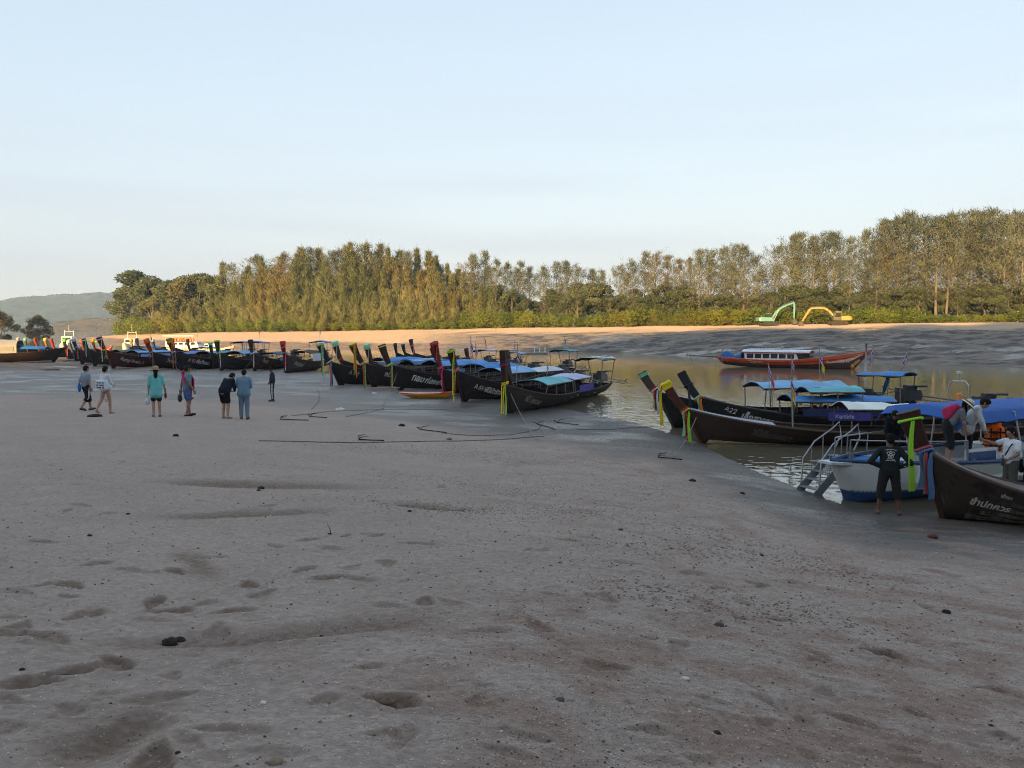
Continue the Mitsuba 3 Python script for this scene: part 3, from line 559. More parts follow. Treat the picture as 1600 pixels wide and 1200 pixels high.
# ---------------------------------------------------------------- boats
def text_shape(text, height, font='Thai', depth=0.004):
    if font == 'Thai' and not all(w.isascii() == text.split()[0].isascii() for w in text.split()):
        x, out = 0.0, []
        for w in text.split():
            m = text_shape(w, height, 'Inter' if w.isascii() else 'Thai', depth); v = m.vertices + [x - m.vertices[:, 0].min(), 0, 0]
            out.append(tm(v, m.faces)); x = v[:, 0].max() + height * .45
        return cat(*out)
    return text_one(text, height, font, depth)
def text_one(text, height, font, depth):
    """lettering in the xy plane like meshkit.text_mesh, also in Thai"""
    try:
        if font != 'Thai': raise OSError
        from PIL import Image, ImageDraw, ImageFont
        from shapely import affinity, box, union_all
        f = ImageFont.truetype(glob.glob('/opt/blender-*/*/datafiles/fonts/NotoSansThai*.woff2')[0], 72)
        x0, y0, x1, y1 = f.getbbox(text, anchor='ls', stroke_width=2)
        im = Image.new('L', (x1 - x0 + 8, y1 - y0 + 8))
        ImageDraw.Draw(im).text((4 - x0, 4 - y0), text, 255, f, anchor='ls', stroke_width=2)
        on = np.pad(np.asarray(im) > 127, ((0, 0), (1, 1))).astype(np.int8)
        rows, starts = np.nonzero(np.diff(on, axis=1) == 1); ends = np.nonzero(np.diff(on, axis=1) == -1)[1]
        shp = union_all(box(starts, -rows - 1, ends, -rows)).buffer(.6).buffer(-.6).simplify(.9)
        s = height / 42.0
        shp = affinity.affine_transform(shp, [s, 0, 0, s, 0, (4 - y0) * s])
        m = trimesh.util.concatenate([trimesh.creation.extrude_polygon(g, depth, engine='earcut') for g in getattr(shp, 'geoms', [shp])])
    except Exception:
        m = meshkit.text_mesh(text if text.isascii() else 'A 69', height, depth)
    m = trimesh.Trimesh(m.vertices, m.faces, process=True)
    return tm(m.vertices, m.faces)
DARKWOOD, BROWNWOOD, REDWOOD, BLACKWOOD = (0.030, 0.020, 0.016), (0.060, 0.030, 0.020), (0.095, 0.030, 0.018), (0.016, 0.015, 0.015)
BLUE, LBLUE, TURQ, PURPLE, WHITE, LILAC = (0.05, 0.20, 0.50), (0.20, 0.40, 0.62), (0.13, 0.40, 0.44), (0.07, 0.06, 0.24), (0.72, 0.74, 0.76), (0.42, 0.44, 0.62)
LIME, YELLOW, GREEN, RED, PINK, ORANGE, MINT = (0.38, 0.75, 0.06), (0.75, 0.58, 0.03), (0.16, 0.60, 0.22), (0.60, 0.03, 0.04), (0.75, 0.08, 0.20), (0.85, 0.22, 0.03), (0.32, 0.68, 0.42)
FLAG = {'thai': [(.55, .03, .05), (.75, .75, .78), (.06, .06, .26), (.06, .06, .26), (.75, .75, .78), (.55, .03, .05)], 'yellow': [(.75, .58, .04)] * 6, 'blue': [(.05, .22, .5)] * 6, 'red': [(.75, .10, .06)] * 6}
def heading(foot, lat):
    a = math.atan2(foot[0], foot[1]); c = np.array([-math.sin(a), -math.cos(a), 0]); l = np.array([-math.cos(a), math.sin(a), 0])
    return lat * l + math.sqrt(max(0, 1 - lat * lat)) * c
def add_flag(parent, M, at, h=1.5, kind='thai', size=0.55, lean=0.06, wrap=0.34):
    """pole and cloth of a limp flag"""
    p0 = np.array(at, float); p1 = p0 + [lean * h, lean * h * .4, h]
    part(parent, 'flag_pole', moved(tube([p0, p1], .014, 4), M), (.30, .28, .25))
    n, m = 8, 13
    s, t = np.meshgrid(np.linspace(0, 1, n), np.linspace(0, 1, m), indexing='ij')
    x = -s * size * wrap * (0.75 + .2 * t); y = 0.10 * size * np.sin(s * 9 + t * 3) * s; z = -t * size * .75 - s * size * .8
    V = np.stack([x, y, z], -1) + p1
    mesh = grid(V); col = np.array([FLAG[kind][min(5, int(q * 6))] for q in t.ravel()])
    part(parent, 'flag', moved(mesh, M), col, 'mat_cloth', True)
def strip(pts, side, w, t=0.012):
    """ribbon of width w along pts, its breadth along side"""
    p = np.asarray(pts, float); s = np.asarray(side, float); s = s / np.linalg.norm(s); w = np.broadcast_to(w, len(p))
    return slab(np.stack([p - s * w[:, None] / 2, p, p + s * w[:, None] / 2], 1) + np.stack([0 * p, 0 * p + np.cross(s, [0, 0, 1]) * .02, 0 * p], 1), t)
class Hull:
    def __init__(s, L=10.0, B=1.9, zb=1.3, rk=0.75, free=0.62, stern=0.25, uk=0.88, fine=0.62, sheer=2.1):
        s.sheer = sheer
        s.L, s.B, s.zb, s.rk, s.free, s.stern, s.uk, s.fine = L, B, zb, rk, free, stern, uk, fine
    def side(s, u, v):
        u, v = np.broadcast_arrays(np.asarray(u, float), np.asarray(v, float))
        xg = -s.L + (s.L + s.rk) * u
        zg = s.free + (s.zb - s.free) * (np.clip(u - .45, 0, 1) / .55) ** s.sheer + s.stern * (np.clip(.38 - u, 0, 1) / .38) ** 1.6
        w = np.clip((u - s.uk) / (1 - s.uk), 0, 1); k = np.clip(u / s.uk, 0, 1)
        xk = np.where(u < s.uk, -s.L * .97 + s.L * .97 * k, s.rk * w ** 1.1); zk = np.where(u < s.uk, .34 * np.clip(1 - k / .4, 0, 1) ** 1.6 + .10 * np.clip((k - .75) / .25, 0, 1) ** 3 * 0, s.zb * w)
        b = s.B / 2 * np.where(u > .42, np.clip(1 - (np.clip(u - .42, 0, 1) / .58) ** 2, 0, 1) ** .8, .6 + .4 * np.sin(np.clip(u / .42, 0, 1) * np.pi / 2))
        b = np.maximum(b, .05 * (1 - w))
        a = np.abs(v)
        return np.stack([xk + (xg - xk) * a, np.sign(v) * b * a ** s.fine, zk + (zg - zk) * a ** 1.2], -1)
    def gun(s, u): return s.side(u, 1.0)[..., 2]
    def at_x(s, x): return (x + s.L) / (s.L + s.rk)
    def normal(s, u, v, e=1e-3):
        du = s.side(u + e, v) - s.side(u - e, v); dv = s.side(u, v + e) - s.side(u, v - e); n = np.cross(dv, du); n = unit(n)
        return n * np.where(n[..., 1:2] * np.sign(v)[..., None] < 0, -1, 1)
def hull_text(h, text, u0, v0, height, M, side=1, font='Thai', slope=0.0):
    m = text_shape(text, height, font); v = m.vertices
    m = trimesh.Trimesh(v, m.faces, process=False)
    try: m = m.subdivide_to_size(0.25)
    except Exception: pass
    v = m.vertices; uu = u0 - side * v[:, 0] / (h.L + h.rk); vv = v0 + (v[:, 1] + slope * v[:, 0]) / np.maximum(.4, h.gun(np.full(len(v), u0)))
    vv = np.clip(vv, .05, .99) * side
    P_ = h.side(uu, vv) + h.normal(uu, vv) * (0.036 + v[:, 2:3])
    return moved(tm(P_, m.faces), M)
def longtail(label, foot, lat, L=10, B=1.9, zb=1.3, rk=.75, free=.62, ph=1.55, prk=.75, pw=.40, th=.25, hull=DARKWOOD, prow=BROWNWOOD, rail=None, deck=None, roofs=(), sashes=(), flags=(), texts=(), engine=True, near=0, stripe=None, stern=.25, roll=0.0, tarps=(), group='longtail boats drawn up along the creek', uk=.88, cap=None, seats=True, head=None, sheer=2.1):
    key = thing('longtail_boat', label, 'boat', group)
    h = Hull(L, B, zb, rk, free, stern, uk, sheer=sheer)
    hd = heading(foot, lat) if head is None else np.asarray(head, float)
    M = frame(foot, hd)
    roll = roll or random.Random(label).uniform(-.05, .05)
    if roll: M = M @ trimesh.transformations.rotation_matrix(roll, [1, 0, 0])
    us = np.concatenate([np.linspace(0, uk, 18), np.linspace(uk, 1, 9)[1:]]); vs = np.concatenate([-np.linspace(1, 0.02, 8), np.linspace(0.02, 1, 8)])
    U, Vv = np.meshgrid(us, vs, indexing='ij')
    hullm = slab(h.side(U, Vv), .03)
    tr = h.side(np.zeros(16), vs); tr = np.vstack([tr, tr * [1, 0, 0] + [0, 0, tr[:, 2].max()]])
    fan = hull_pts(np.vstack([tr[:16], tr[:16] + [.05, 0, 0]]))
    hk = part(key, 'hull', moved(cat(hullm, fan), M), hull, 'mat_hull', 35, var=.25, freq=1.5)
    if near:                                      # lapped strakes, each a plank
        nb = 5
        for sd in (1, -1):
            for k in range(nb):
                v0, v1 = .12 + .86 * k / nb, .12 + .86 * (k + .93) / nb
                U2, V2 = np.meshgrid(np.linspace(.02, .985, 24), np.linspace(v0, v1, 3), indexing='ij')
                Q = h.side(U2, sd * V2) + h.normal(U2, sd * V2) * (np.array([.020, .016, .008])[None, :, None])
                tint = 0.85 + .3 * rnd.random()
                c = np.array(hull) * tint
                pass
                part(hk, 'strake', moved(slab(Q, .014 * sd), M), None if near == 2 else c, 'mat_weathered' if near == 2 else 'mat_hull', False, var=.45, freq=2.2, seed=k)
    for sd in (1, -1):
        u = np.linspace(0.0, .992, 26); p = h.side(u, sd * np.ones(26)) + [0, 0, .02]
        part(key, 'gunwale', moved(tube(p, .042, 6), M), rail or np.array(hull) * 1.6 + .01, 'mat_hull', True)
    if stripe is not None:                        # pale bottom paint showing near the bow
        for sd in (1, -1):
            U2, V2 = np.meshgrid(np.linspace(uk - .34, uk - .005, 12), [.10, .16, .24], indexing='ij')
            V2 = .07 + (V2 - .07) * np.linspace(.25, 1, 12)[:, None]
            part(key, 'boot_stripe', moved(slab(h.side(U2, sd * V2) + h.normal(U2, sd * V2) * .026, .012 * sd), M), stripe, 'mat_paint')
    us = np.linspace(.05, .86, 14); zf = .26
    vf = np.clip((zf / np.maximum(h.gun(us), .3)), .1, .8); Wf = h.side(us, vf)
    part(key, 'floor', moved(slab(np.stack([Wf * [1, -.95, 1], Wf * [1, 0, 1], Wf * [1, .95, 1]], 1), -.03), M), (.10, .075, .055))
    if seats:
        for x in np.arange(-L * .72, -L * .28, 1.1):
            u = h.at_x(x); w = h.side(u, .85)[1] * .92
            part(key, 'thwart', moved(bx(x - .16, x + .16, -w, w, h.gun(np.array(u)) * .62, h.gun(np.array(u)) * .62 + .05), M), (.16, .10, .06))
    u = np.linspace(.74, .985, 9); W = h.side(u, np.ones(9) * .97)
    fd = np.stack([W * [1, -1, 1], W * [1, -.5, 1] + [0, 0, .05], W * [1, 0, 1] + [0, 0, .08], W * [1, .5, 1] + [0, 0, .05], W], 1)
    part(key, 'foredeck', moved(slab(fd, -.03), M), deck or (.10, .06, .04), 'mat_tarp' if deck else 'mat_paint')
    # stem and prow: one long curved timber
    t = np.linspace(0, 1, 9)
    lo = np.stack([rk * t ** 1.1, 0 * t, zb * t], 1)
    w1 = np.linspace(.14, .20, 9)
    def timber(c, w, tk):
        d = np.gradient(c, axis=0); d = unit(d); n = np.cross([0, 1.0, 0], d)
        a, b = c + n * w[:, None] / 2, c - n * w[:, None] / 2; y = np.array([0, 1, 0]) * (tk[:, None] / 2)
        ch = .75
        R = np.stack([a + y * ch - n * 0, a + (b - a) * .08 + y, b + (a - b) * .08 + y, b + y * ch, b - y * ch, b + (a - b) * .08 - y, a + (b - a) * .08 - y, a - y * ch], 1)
        g = grid(np.concatenate([R, R[:, :1]], 1)); k = R.shape[1]
        capv = [R[0], R[-1]]; g2 = [g]
        for cv in capv:
            f = np.array([[0, i, i + 1] for i in range(1, k - 1)]); g2 += [tm(cv, f)]
        return cat(*g2)
    part(key, 'stem', moved(timber(lo + [.03, 0, 0], w1, np.linspace(.09, .15, 9)), M), np.array(prow) * .9, 'mat_hull')
    d0 = np.array([rk, 0, zb]); p1 = d0 + [prk, 0, ph]; c1 = d0 + [prk * .62, 0, ph * .42]
    tt = np.linspace(0, 1, 11)[:, None]; curve = (1 - tt) ** 2 * (d0 - [.05, 0, .10]) + 2 * tt * (1 - tt) * c1 + tt ** 2 * p1
    pwv, tkv = np.linspace(.26, pw, 11), np.linspace(.17, th, 11)
    prk_key = part(key, 'prow', moved(timber(curve, pwv, tkv), M), prow, 'mat_hull', var=.2, freq=4)
    if cap is not None:
        part(key, 'prow_cap', moved(timber(curve[-3:] + [0, 0, .012], pwv[-3:] + .035, tkv[-3:] + .035), M), cap, 'mat_cloth')
    def on_prow(q): return np.array([np.interp(q, tt[:, 0], curve[:, i]) for i in range(3)]), np.interp(q, tt[:, 0], pwv), np.interp(q, tt[:, 0], tkv)
    for q, cols, ln, sidek in sashes:             # a sash knotted round the prow at q with hanging tails
        c, w, tk = on_prow(q); a = np.linspace(0, 2 * np.pi, 13)
        d = unit(on_prow(min(1, q + .05))[0] - on_prow(q - .05)[0]); n = np.cross([0, 1.0, 0], d)
        for j, co in enumerate(cols[:2]):
            ring = c + d * (.07 * j) + (np.sign(np.cos(a)) * np.abs(np.cos(a)) ** .4)[:, None] * n * (w / 2 + .02) + (np.sign(np.sin(a)) * np.abs(np.sin(a)) ** .4)[:, None] * np.array([0, 1, 0]) * (tk / 2 + .02)
            ring = ring + d * (0.05 * np.sin(a + .6))[:, None]
            part(key, 'sash_band', moved(cat(tube(ring, .032, 5, False)), M), co, 'mat_cloth', True)
        for j, co in enumerate(cols):
            if ln <= 0: break
            o = c + n * (-w / 2 - .02) * (1 if sidek == 0 else .1) + np.array([0, (tk / 2 + .03) * (0 if sidek == 0 else sidek), 0]) + np.array([.06 * (j - (len(cols) - 1) / 2) * 1.6, .03 * j, 0])
            if sidek == 0: o = c + n * (w / 2 + .03) * np.sign(n[0] if abs(n[0]) > .1 else 1) + np.array([0, .11 * (j - (len(cols) - 1) / 2), .0])
            lnj = ln * (1 - .12 * ((j * 7) % 3)); s = np.linspace(0, 1, 9)
            pts = o + np.stack([.03 * np.sin(s * 5 + j), .03 * np.sin(s * 4 + 2 * j), -s * lnj], 1)
            part(key, 'sash_tail', moved(strip(pts, [.75, .66, 0], .10 + .08 * s ** .6), M), co, 'mat_cloth', True)
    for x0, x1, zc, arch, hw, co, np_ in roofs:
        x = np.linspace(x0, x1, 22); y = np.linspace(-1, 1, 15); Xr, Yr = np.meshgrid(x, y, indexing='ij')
        Zr = zc + arch * (1 - Yr ** 2) + .04 * np.sin(Xr * 2.1) * (1 - Yr ** 2) + .02 * np.sin(Xr * 5 + Yr * 4) - .035 * np.abs(np.sin((Xr - x0) / max(.5, x1 - x0) * np.pi * max(2, np_ - 1))) * (1 - .5 * Yr ** 2) + .06 * (meshkit.fbm(np.stack([Xr * 2.2 + foot[0], Yr * 2.5, 0 * Xr + foot[1]], -1), 3, 4) - .5)
        ck = part(key, 'canopy', moved(slab(np.stack([Xr, Yr * hw, Zr], -1), .025), M), co, 'mat_tarp', 40, var=.30, freq=1.7)
        part(ck, 'shade_sheet', moved(slab(np.stack([Xr, Yr * hw * .98, Zr - .04], -1), .02), M), (.02, .02, .022), 'mat_matte', 40)  # near-black sheet added to paint the shade under the canopy
        for e in (-1, 1): part(ck, 'eave_rail', moved(tube([[x0, e * hw, zc - .02], [x1, e * hw, zc - .02]], .025, 5), M), (.12, .10, .09))
        for i in range(np_):
            xp = x0 + .1 + (x1 - x0 - .2) * i / max(1, np_ - 1)
            for e in (-1, 1):
                g = h.side(h.at_x(xp), e * .97)
                part(key, 'canopy_post', moved(tube([g, [xp, e * hw * .97, zc]], .026, 5), M), (.16, .13, .11))
    for x0, x1, z0, z1, co, sd in tarps:          # cloth hung along one side
        n = 9; x = np.linspace(x0, x1, n); g = h.side(h.at_x(x), sd * np.ones(n))
        yy = sd * (B / 2 - .02) ; zz = np.linspace(z0, z1, 5)
        Xr, Zr = np.meshgrid(x, zz, indexing='ij'); Yr = yy + .03 * np.sin(Xr * 7) * (1 - (Zr - z0) / (z1 - z0) * .5)
        part(key, 'side_cloth', moved(slab(np.stack([Xr, Yr, Zr], -1), .01), M), co, 'mat_cloth', 40)
    for x, y, z, hh, kd, sz in flags: add_flag(key, M, (x, y, z), hh, kd, sz)
    for tx, u0, v0, hgt_, sl, co, fo in texts:
        part(key, 'lettering', hull_text(h, tx, u0, v0, hgt_, M, 1, fo, sl), co, 'mat_matte')
    if engine:
        zs = float(h.gun(np.array(.03))); x0 = -L + .35
        blk = cat(bx(x0 - .35, x0 + .4, -.26, .26, zs + .12, zs + .58), bx(x0 + .40, x0 + .52, -.30, .30, zs + .06, zs + .66), bx(x0 - .2, x0 + .25, -.16, .16, zs + .58, zs + .78),
                  moved(tube([[x0 - .1, .2, zs + .7], [x0 - .1, .33, zs + .75], [x0 - .5, .38, zs + .75]], .05, 6), np.eye(4)), tube([[x0, 0, zs - .25], [x0, 0, zs + .14]], .07, 6), bx(x0 - .5, x0 - .35, -.12, .12, zs + .2, zs + .46))
        ek = part(key, 'engine', moved(blk, M), (.045, .045, .05), 'mat_paint')
        tip = np.array([x0 - 3.1, .25, zs - .05])
        part(ek, 'tail_shaft', moved(tube([[x0 - .45, 0, zs + .32], tip], .035, 6), M), (.14, .13, .13))
        part(ek, 'steering_bar', moved(tube([[x0 + .5, 0, zs + .5], [x0 + 1.3, -.15, zs + .75]], .02, 5), M), (.2, .2, .2))
        part(ek, 'shaft_brace', moved(tube([[x0 - .45, 0, zs + .15], [x0 - 1.9, .1, zs - .02], tip - [-.2, 0, .12]], .022, 5), M), (.14, .13, .13))
        pm = cat(*[moved(slab(np.array([[[0, .0, .03], [0, .05, .10], [.02, .05, .17]], [[.03, -.03, .03], [.05, -.04, .10], [.05, -.02, .17]]]), .012), trimesh.transformations.rotation_matrix(a, [1, 0, 0])) for a in (0, 2.09, 4.19)], tube([[-.06, 0, 0], [.08, 0, 0]], .04, 6))
        Tm = np.eye(4); Tm[:3, 3] = tip
        part(ek, 'propeller', moved(pm, M @ Tm), (.35, .28, .12), 'mat_metal')
    return key, M, h
# ---- the boats nearest, right of the picture
W_ = (.58, .56, .51)
b_R1 = longtail('weathered dark longtail cut by the right edge with neon yellow-green sash on its prow', G(1476, 809, .03), .985, L=10.5, B=2.0, zb=1.40, rk=.42, free=.42, sheer=3.6, ph=.84, prk=.36, pw=.46, th=.26, hull=(.040, .027, .020), prow=(.050, .022, .015), near=2,
    sashes=[(.80, [LIME], 1.5, 1), (.10, [(.12, .22, .42), (.45, .12, .16), (.10, .2, .3)], 1.0, 1)], texts=[('ชำปกควร', .911, .50, .11, -.02, (.40, .37, .32), 'Thai'), ('พังงา', .872, .80, .055, -.02, (.30, .28, .24), 'Thai')], stripe=None, engine=True, group='longtails at the right', uk=.93, roll=-.03)
b_R2 = longtail('dark brown longtail with yellow cloth on its prow and white roof, beside the speedboat', G(1098, 693, -.02), .985, L=11, B=2.0, zb=1.20, rk=.62, free=.50, ph=.95, prk=.72, pw=.33, th=.20, hull=(.040, .022, .016), prow=(.085, .030, .018), rail=(.10, .065, .045), near=1, deck=(.30, .33, .38), cap=YELLOW,
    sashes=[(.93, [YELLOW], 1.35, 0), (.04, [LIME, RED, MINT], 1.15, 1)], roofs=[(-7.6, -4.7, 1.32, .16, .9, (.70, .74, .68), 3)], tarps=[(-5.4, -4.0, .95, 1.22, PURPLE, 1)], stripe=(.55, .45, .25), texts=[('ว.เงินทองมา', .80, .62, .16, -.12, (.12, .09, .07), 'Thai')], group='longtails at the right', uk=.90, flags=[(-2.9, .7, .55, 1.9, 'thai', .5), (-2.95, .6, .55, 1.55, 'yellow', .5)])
b_R3 = longtail('black longtail lettered A22 with grey-black prow and red life jackets aboard', G(1122, 678, -.12), .97, L=11, B=1.95, zb=1.42, rk=.75, free=.60, ph=1.02, prk=.72, pw=.34, th=.20, hull=BLACKWOOD, prow=(.030, .030, .034), near=1, deck=(.05, .05, .055),
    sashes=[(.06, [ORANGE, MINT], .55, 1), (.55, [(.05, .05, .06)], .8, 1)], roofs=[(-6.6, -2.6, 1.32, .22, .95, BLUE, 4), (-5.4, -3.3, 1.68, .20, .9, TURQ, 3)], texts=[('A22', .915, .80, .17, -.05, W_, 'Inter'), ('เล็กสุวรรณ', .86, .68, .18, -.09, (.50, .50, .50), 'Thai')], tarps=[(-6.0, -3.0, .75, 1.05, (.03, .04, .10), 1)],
    flags=[(-2.2, -.5, 1.0, 1.8, 'thai', .6), (-2.3, -.5, 1.0, 1.35, 'red', .5)], group='longtails at the right', uk=.89)
b_R4 = longtail('grey-brown longtail, leftmost of the right-hand boats, green band on its leaning prow', G(1054, 668, 0), .93, L=11, B=1.95, zb=1.44, rk=.75, free=.60, ph=.82, prk=.66, pw=.32, th=.20, hull=(.020, .018, .017), prow=(.075, .06, .05), near=1, deck=(.45, .48, .52),
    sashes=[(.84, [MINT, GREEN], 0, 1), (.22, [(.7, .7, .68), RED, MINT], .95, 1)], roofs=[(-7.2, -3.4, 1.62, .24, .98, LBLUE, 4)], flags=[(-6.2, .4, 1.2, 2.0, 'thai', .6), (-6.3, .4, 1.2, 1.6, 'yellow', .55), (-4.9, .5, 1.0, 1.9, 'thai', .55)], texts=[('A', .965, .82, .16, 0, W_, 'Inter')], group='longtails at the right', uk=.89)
pm_ = text_shape('Kenlide', .13, 'Inter'); v_ = pm_.vertices
part(b_R2[0], 'banner_lettering', moved(tm(np.stack([-4.2 - v_[:, 0], np.full(len(v_), 1.0) + .055 + v_[:, 2], 1.03 + v_[:, 1]], 1), pm_.faces), b_R2[1]), (.45, .47, .58), 'mat_matte')
# ---- the middle row, from the one with its prow nearest to the picture's centre leftwards
b_M8 = longtail('longtail with long yellow sash on a tall upright prow, first in the middle row', G(794, 649, 0), .40, L=10.5, B=2.1, zb=1.42, rk=.42, free=.66, ph=1.62, prk=.30, pw=.36, th=.28, hull=(.026, .017, .014), prow=(.050, .024, .017), near=1,
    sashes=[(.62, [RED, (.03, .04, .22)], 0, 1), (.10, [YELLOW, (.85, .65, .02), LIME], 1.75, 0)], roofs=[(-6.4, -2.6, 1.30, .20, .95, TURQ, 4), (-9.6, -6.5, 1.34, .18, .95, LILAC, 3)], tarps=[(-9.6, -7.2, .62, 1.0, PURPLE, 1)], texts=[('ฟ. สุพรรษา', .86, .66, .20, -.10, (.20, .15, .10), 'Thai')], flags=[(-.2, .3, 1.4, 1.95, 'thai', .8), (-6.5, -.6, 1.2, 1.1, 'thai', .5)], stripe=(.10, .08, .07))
b_M7 = longtail('longtail lettered A 69 with green and yellow bands and long pink sash', G(724, 630, 0), .62, L=10.5, B=2.1, zb=1.75, rk=.62, free=.75, ph=1.15, prk=.55, pw=.42, th=.26, hull=(.026, .017, .015), prow=(.045, .024, .020), near=1, deck=(.14, .30, .52),
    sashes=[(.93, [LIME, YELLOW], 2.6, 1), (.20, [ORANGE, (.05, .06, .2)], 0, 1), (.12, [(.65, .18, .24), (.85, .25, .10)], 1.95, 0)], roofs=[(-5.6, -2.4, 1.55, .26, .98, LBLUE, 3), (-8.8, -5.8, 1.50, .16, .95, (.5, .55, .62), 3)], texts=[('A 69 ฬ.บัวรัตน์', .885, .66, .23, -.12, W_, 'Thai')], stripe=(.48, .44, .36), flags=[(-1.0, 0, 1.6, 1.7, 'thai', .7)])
b_M6 = longtail('longtail with thick red-brown prow banded red and pink, tallest of the middle row', G(697, 621, 0), .60, L=10.5, B=2.1, zb=1.70, rk=.55, free=.75, ph=1.55, prk=.70, pw=.48, th=.28, hull=(.030, .016, .014), prow=(.115, .030, .020), near=0, deck=(.10, .22, .42),
    sashes=[(.92, [RED, (.7, .06, .06)], 1.0, 1), (.10, [PINK, (.7, .05, .2)], 1.25, 1)], roofs=[(-6.8, -2.8, 1.60, .28, .98, BLUE, 3)], flags=[(-2.0, .3, 1.4, 2.2, 'thai', .9)], stripe=(.5, .46, .4))
b_M5 = longtail('longtail with yellow band and long mint green sash, lettering ending in 3', G(625, 612, 0), .80, L=10.5, B=2.1, zb=1.75, rk=.80, free=.80, ph=1.25, prk=.62, pw=.46, th=.28, hull=(.022, .015, .014), prow=(.050, .022, .018), near=1, deck=(.10, .20, .42),
    sashes=[(.93, [YELLOW], 0, 1), (.06, [LIME, MINT, RED], 1.95, 1)], roofs=[(-7.0, -2.4, 1.62, .30, .98, (.10, .26, .55), 4)], tarps=[(-4.6, -2.4, 1.15, 1.4, (.10, .24, .42), 1)], texts=[('ทอม ท่องเที่ยว 3', .86, .64, .30, -.10, (.60, .60, .58), 'Thai')], stripe=(.5, .46, .4))
b_M4 = longtail('longtail set back with mint green cloth over its small prow, behind the orange-sashed one', G(592, 603, 0), .70, L=10, B=2.0, zb=1.6, rk=.7, free=.75, ph=1.35, prk=.6, pw=.42, hull=DARKWOOD, prow=(.085, .026, .020), cap=MINT, sashes=[(.9, [MINT], 1.2, 1)], roofs=[(-6.5, -2.8, 1.55, .25, .95, LBLUE, 3)])
b_M3 = longtail('longtail with orange and yellow-green sashes hanging from its dark prow', G(584, 608, 0), .86, L=10.5, B=2.1, zb=1.75, rk=.80, free=.80, ph=1.25, prk=.75, pw=.46, th=.28, hull=(.028, .017, .015), prow=(.040, .022, .018), near=0,
    sashes=[(.95, [ORANGE, LIME, (.85, .3, .04)], 2.1, 1), (.05, [LIME, (.7, .3, .3), PINK], 1.85, 1)], roofs=[(-6.5, -2.6, 1.60, .24, .95, (.04, .10, .22), 3)], texts=[('ก.ทอง', .87, .72, .22, -.08, (.45, .43, .4), 'Thai')], stripe=(.42, .36, .26))
b_M2 = longtail('longtail with mint green cloth over red-brown prow, second from left in middle row', G(546, 600, 0), .80, L=10, B=2.0, zb=1.75, rk=.75, free=.75, ph=1.35, prk=.6, pw=.44, hull=DARKWOOD, prow=(.10, .028, .022), cap=MINT, deck=(.10, .16, .34), sashes=[(.9, [MINT], 1.6, 1), (.15, [PINK], 0, 1)], roofs=[(-6.5, -2.6, 1.6, .25, .95, BLUE, 3)])
b_M1 = longtail('longtail with red, white and blue sashes at its bow, leftmost of the middle row', G(532, 605, 0), .86, L=10.5, B=2.1, zb=1.75, rk=.80, free=.80, ph=1.25, prk=.75, pw=.44, th=.26, hull=(.024, .019, .016), prow=(.022, .020, .018), near=0, deck=(.16, .20, .30),
    sashes=[(.93, [MINT, MINT, (.35, .04, .03)], 2.3, 1), (.05, [(.03, .04, .2), (.7, .7, .7), RED], 2.1, 1)], texts=[('A 28', .88, .72, .24, -.04, (.35, .33, .3), 'Inter')], stripe=(.50, .46, .38), roofs=[(-6.5, -2.6, 1.5, .2, .95, (.04, .07, .14), 3)])
# ---- the left row
b_L4 = longtail('longtail with a red-wrapped upright prow and clear side windows, right end of the left row', G(446, 584, 0), .42, L=9.5, B=2.2, zb=1.75, rk=.25, free=.9, ph=1.15, prk=.18, pw=.40, th=.40, hull=(.030, .018, .015), prow=(.12, .02, .02), cap=(.55, .04, .04), sashes=[(.55, [(.6, .06, .05), PINK], 1.7, 1), (.2, [MINT], 1.6, 1)],
    roofs=[(-6.5, -3.4, 1.75, .22, .95, (.035, .025, .022), 3), (-9.3, -7.4, 2.7, .12, .95, BLUE, 2)], tarps=[(-6.4, -3.6, 1.0, 1.7, (.45, .50, .55), 1)], flags=[(-8.0, 0, 2.7, 1.6, 'blue', .6)], texts=[('สมบูรณ์', .86, .66, .26, -.1, (.22, .2, .18), 'Thai')])
b_L3 = longtail('longtail with bare brown prow and short white sash, second from right in left row', G(397, 581, 0), .45, L=9.5, B=2.2, zb=1.75, rk=.35, free=.9, ph=1.25, prk=.32, pw=.42, th=.36, hull=(.034, .017, .015), prow=(.055, .026, .018), sashes=[(.05, [(.55, .5, .45), (.6, .6, .6)], 1.3, 1)], roofs=[(-6.0, -2.9, 1.55, .2, .95, (.03, .08, .16), 3)], tarps=[(-5.2, -3.2, .95, 1.3, (.10, .22, .30), 1)], stripe=(.5, .42, .34), texts=[('โชคดี', .87, .74, .22, -.12, (.25, .2, .17), 'Thai')])
b_L2 = longtail('longtail with yellow-green sash high on its prow and white sash low', G(345, 581, 0), .45, L=9.5, B=2.2, zb=1.75, rk=.35, free=.9, ph=1.2, prk=.15, pw=.42, th=.38, hull=(.024, .017, .015), prow=(.055, .035, .022), sashes=[(.92, [(.55, .6, .1), LIME], 1.6, 1), (.04, [(.1, .15, .4), (.6, .6, .65), (.5, .45, .45)], 1.4, 1)], deck=(.05, .14, .28), roofs=[(-6.2, -2.6, 1.6, .25, .98, (.10, .30, .55), 3), (-9.2, -7.4, 2.6, .10, .9, BLUE, 2)], stripe=(.4, .38, .36), flags=[(-8.2, .2, 2.6, 1.5, 'red', .5)])
b_L1b = longtail('longtail half hidden behind its neighbours with light green cloth on its prow', G(334, 578, 0), .5, L=9.5, B=2.1, zb=1.6, rk=.35, free=.85, ph=1.1, prk=.3, pw=.42, hull=DARKWOOD, prow=(.03, .04, .03), cap=(.3, .6, .2), roofs=[(-6, -2.6, 1.5, .22, .95, (.1, .24, .4), 2), (-9, -7.2, 2.6, .1, .9, BLUE, 2)], engine=False)
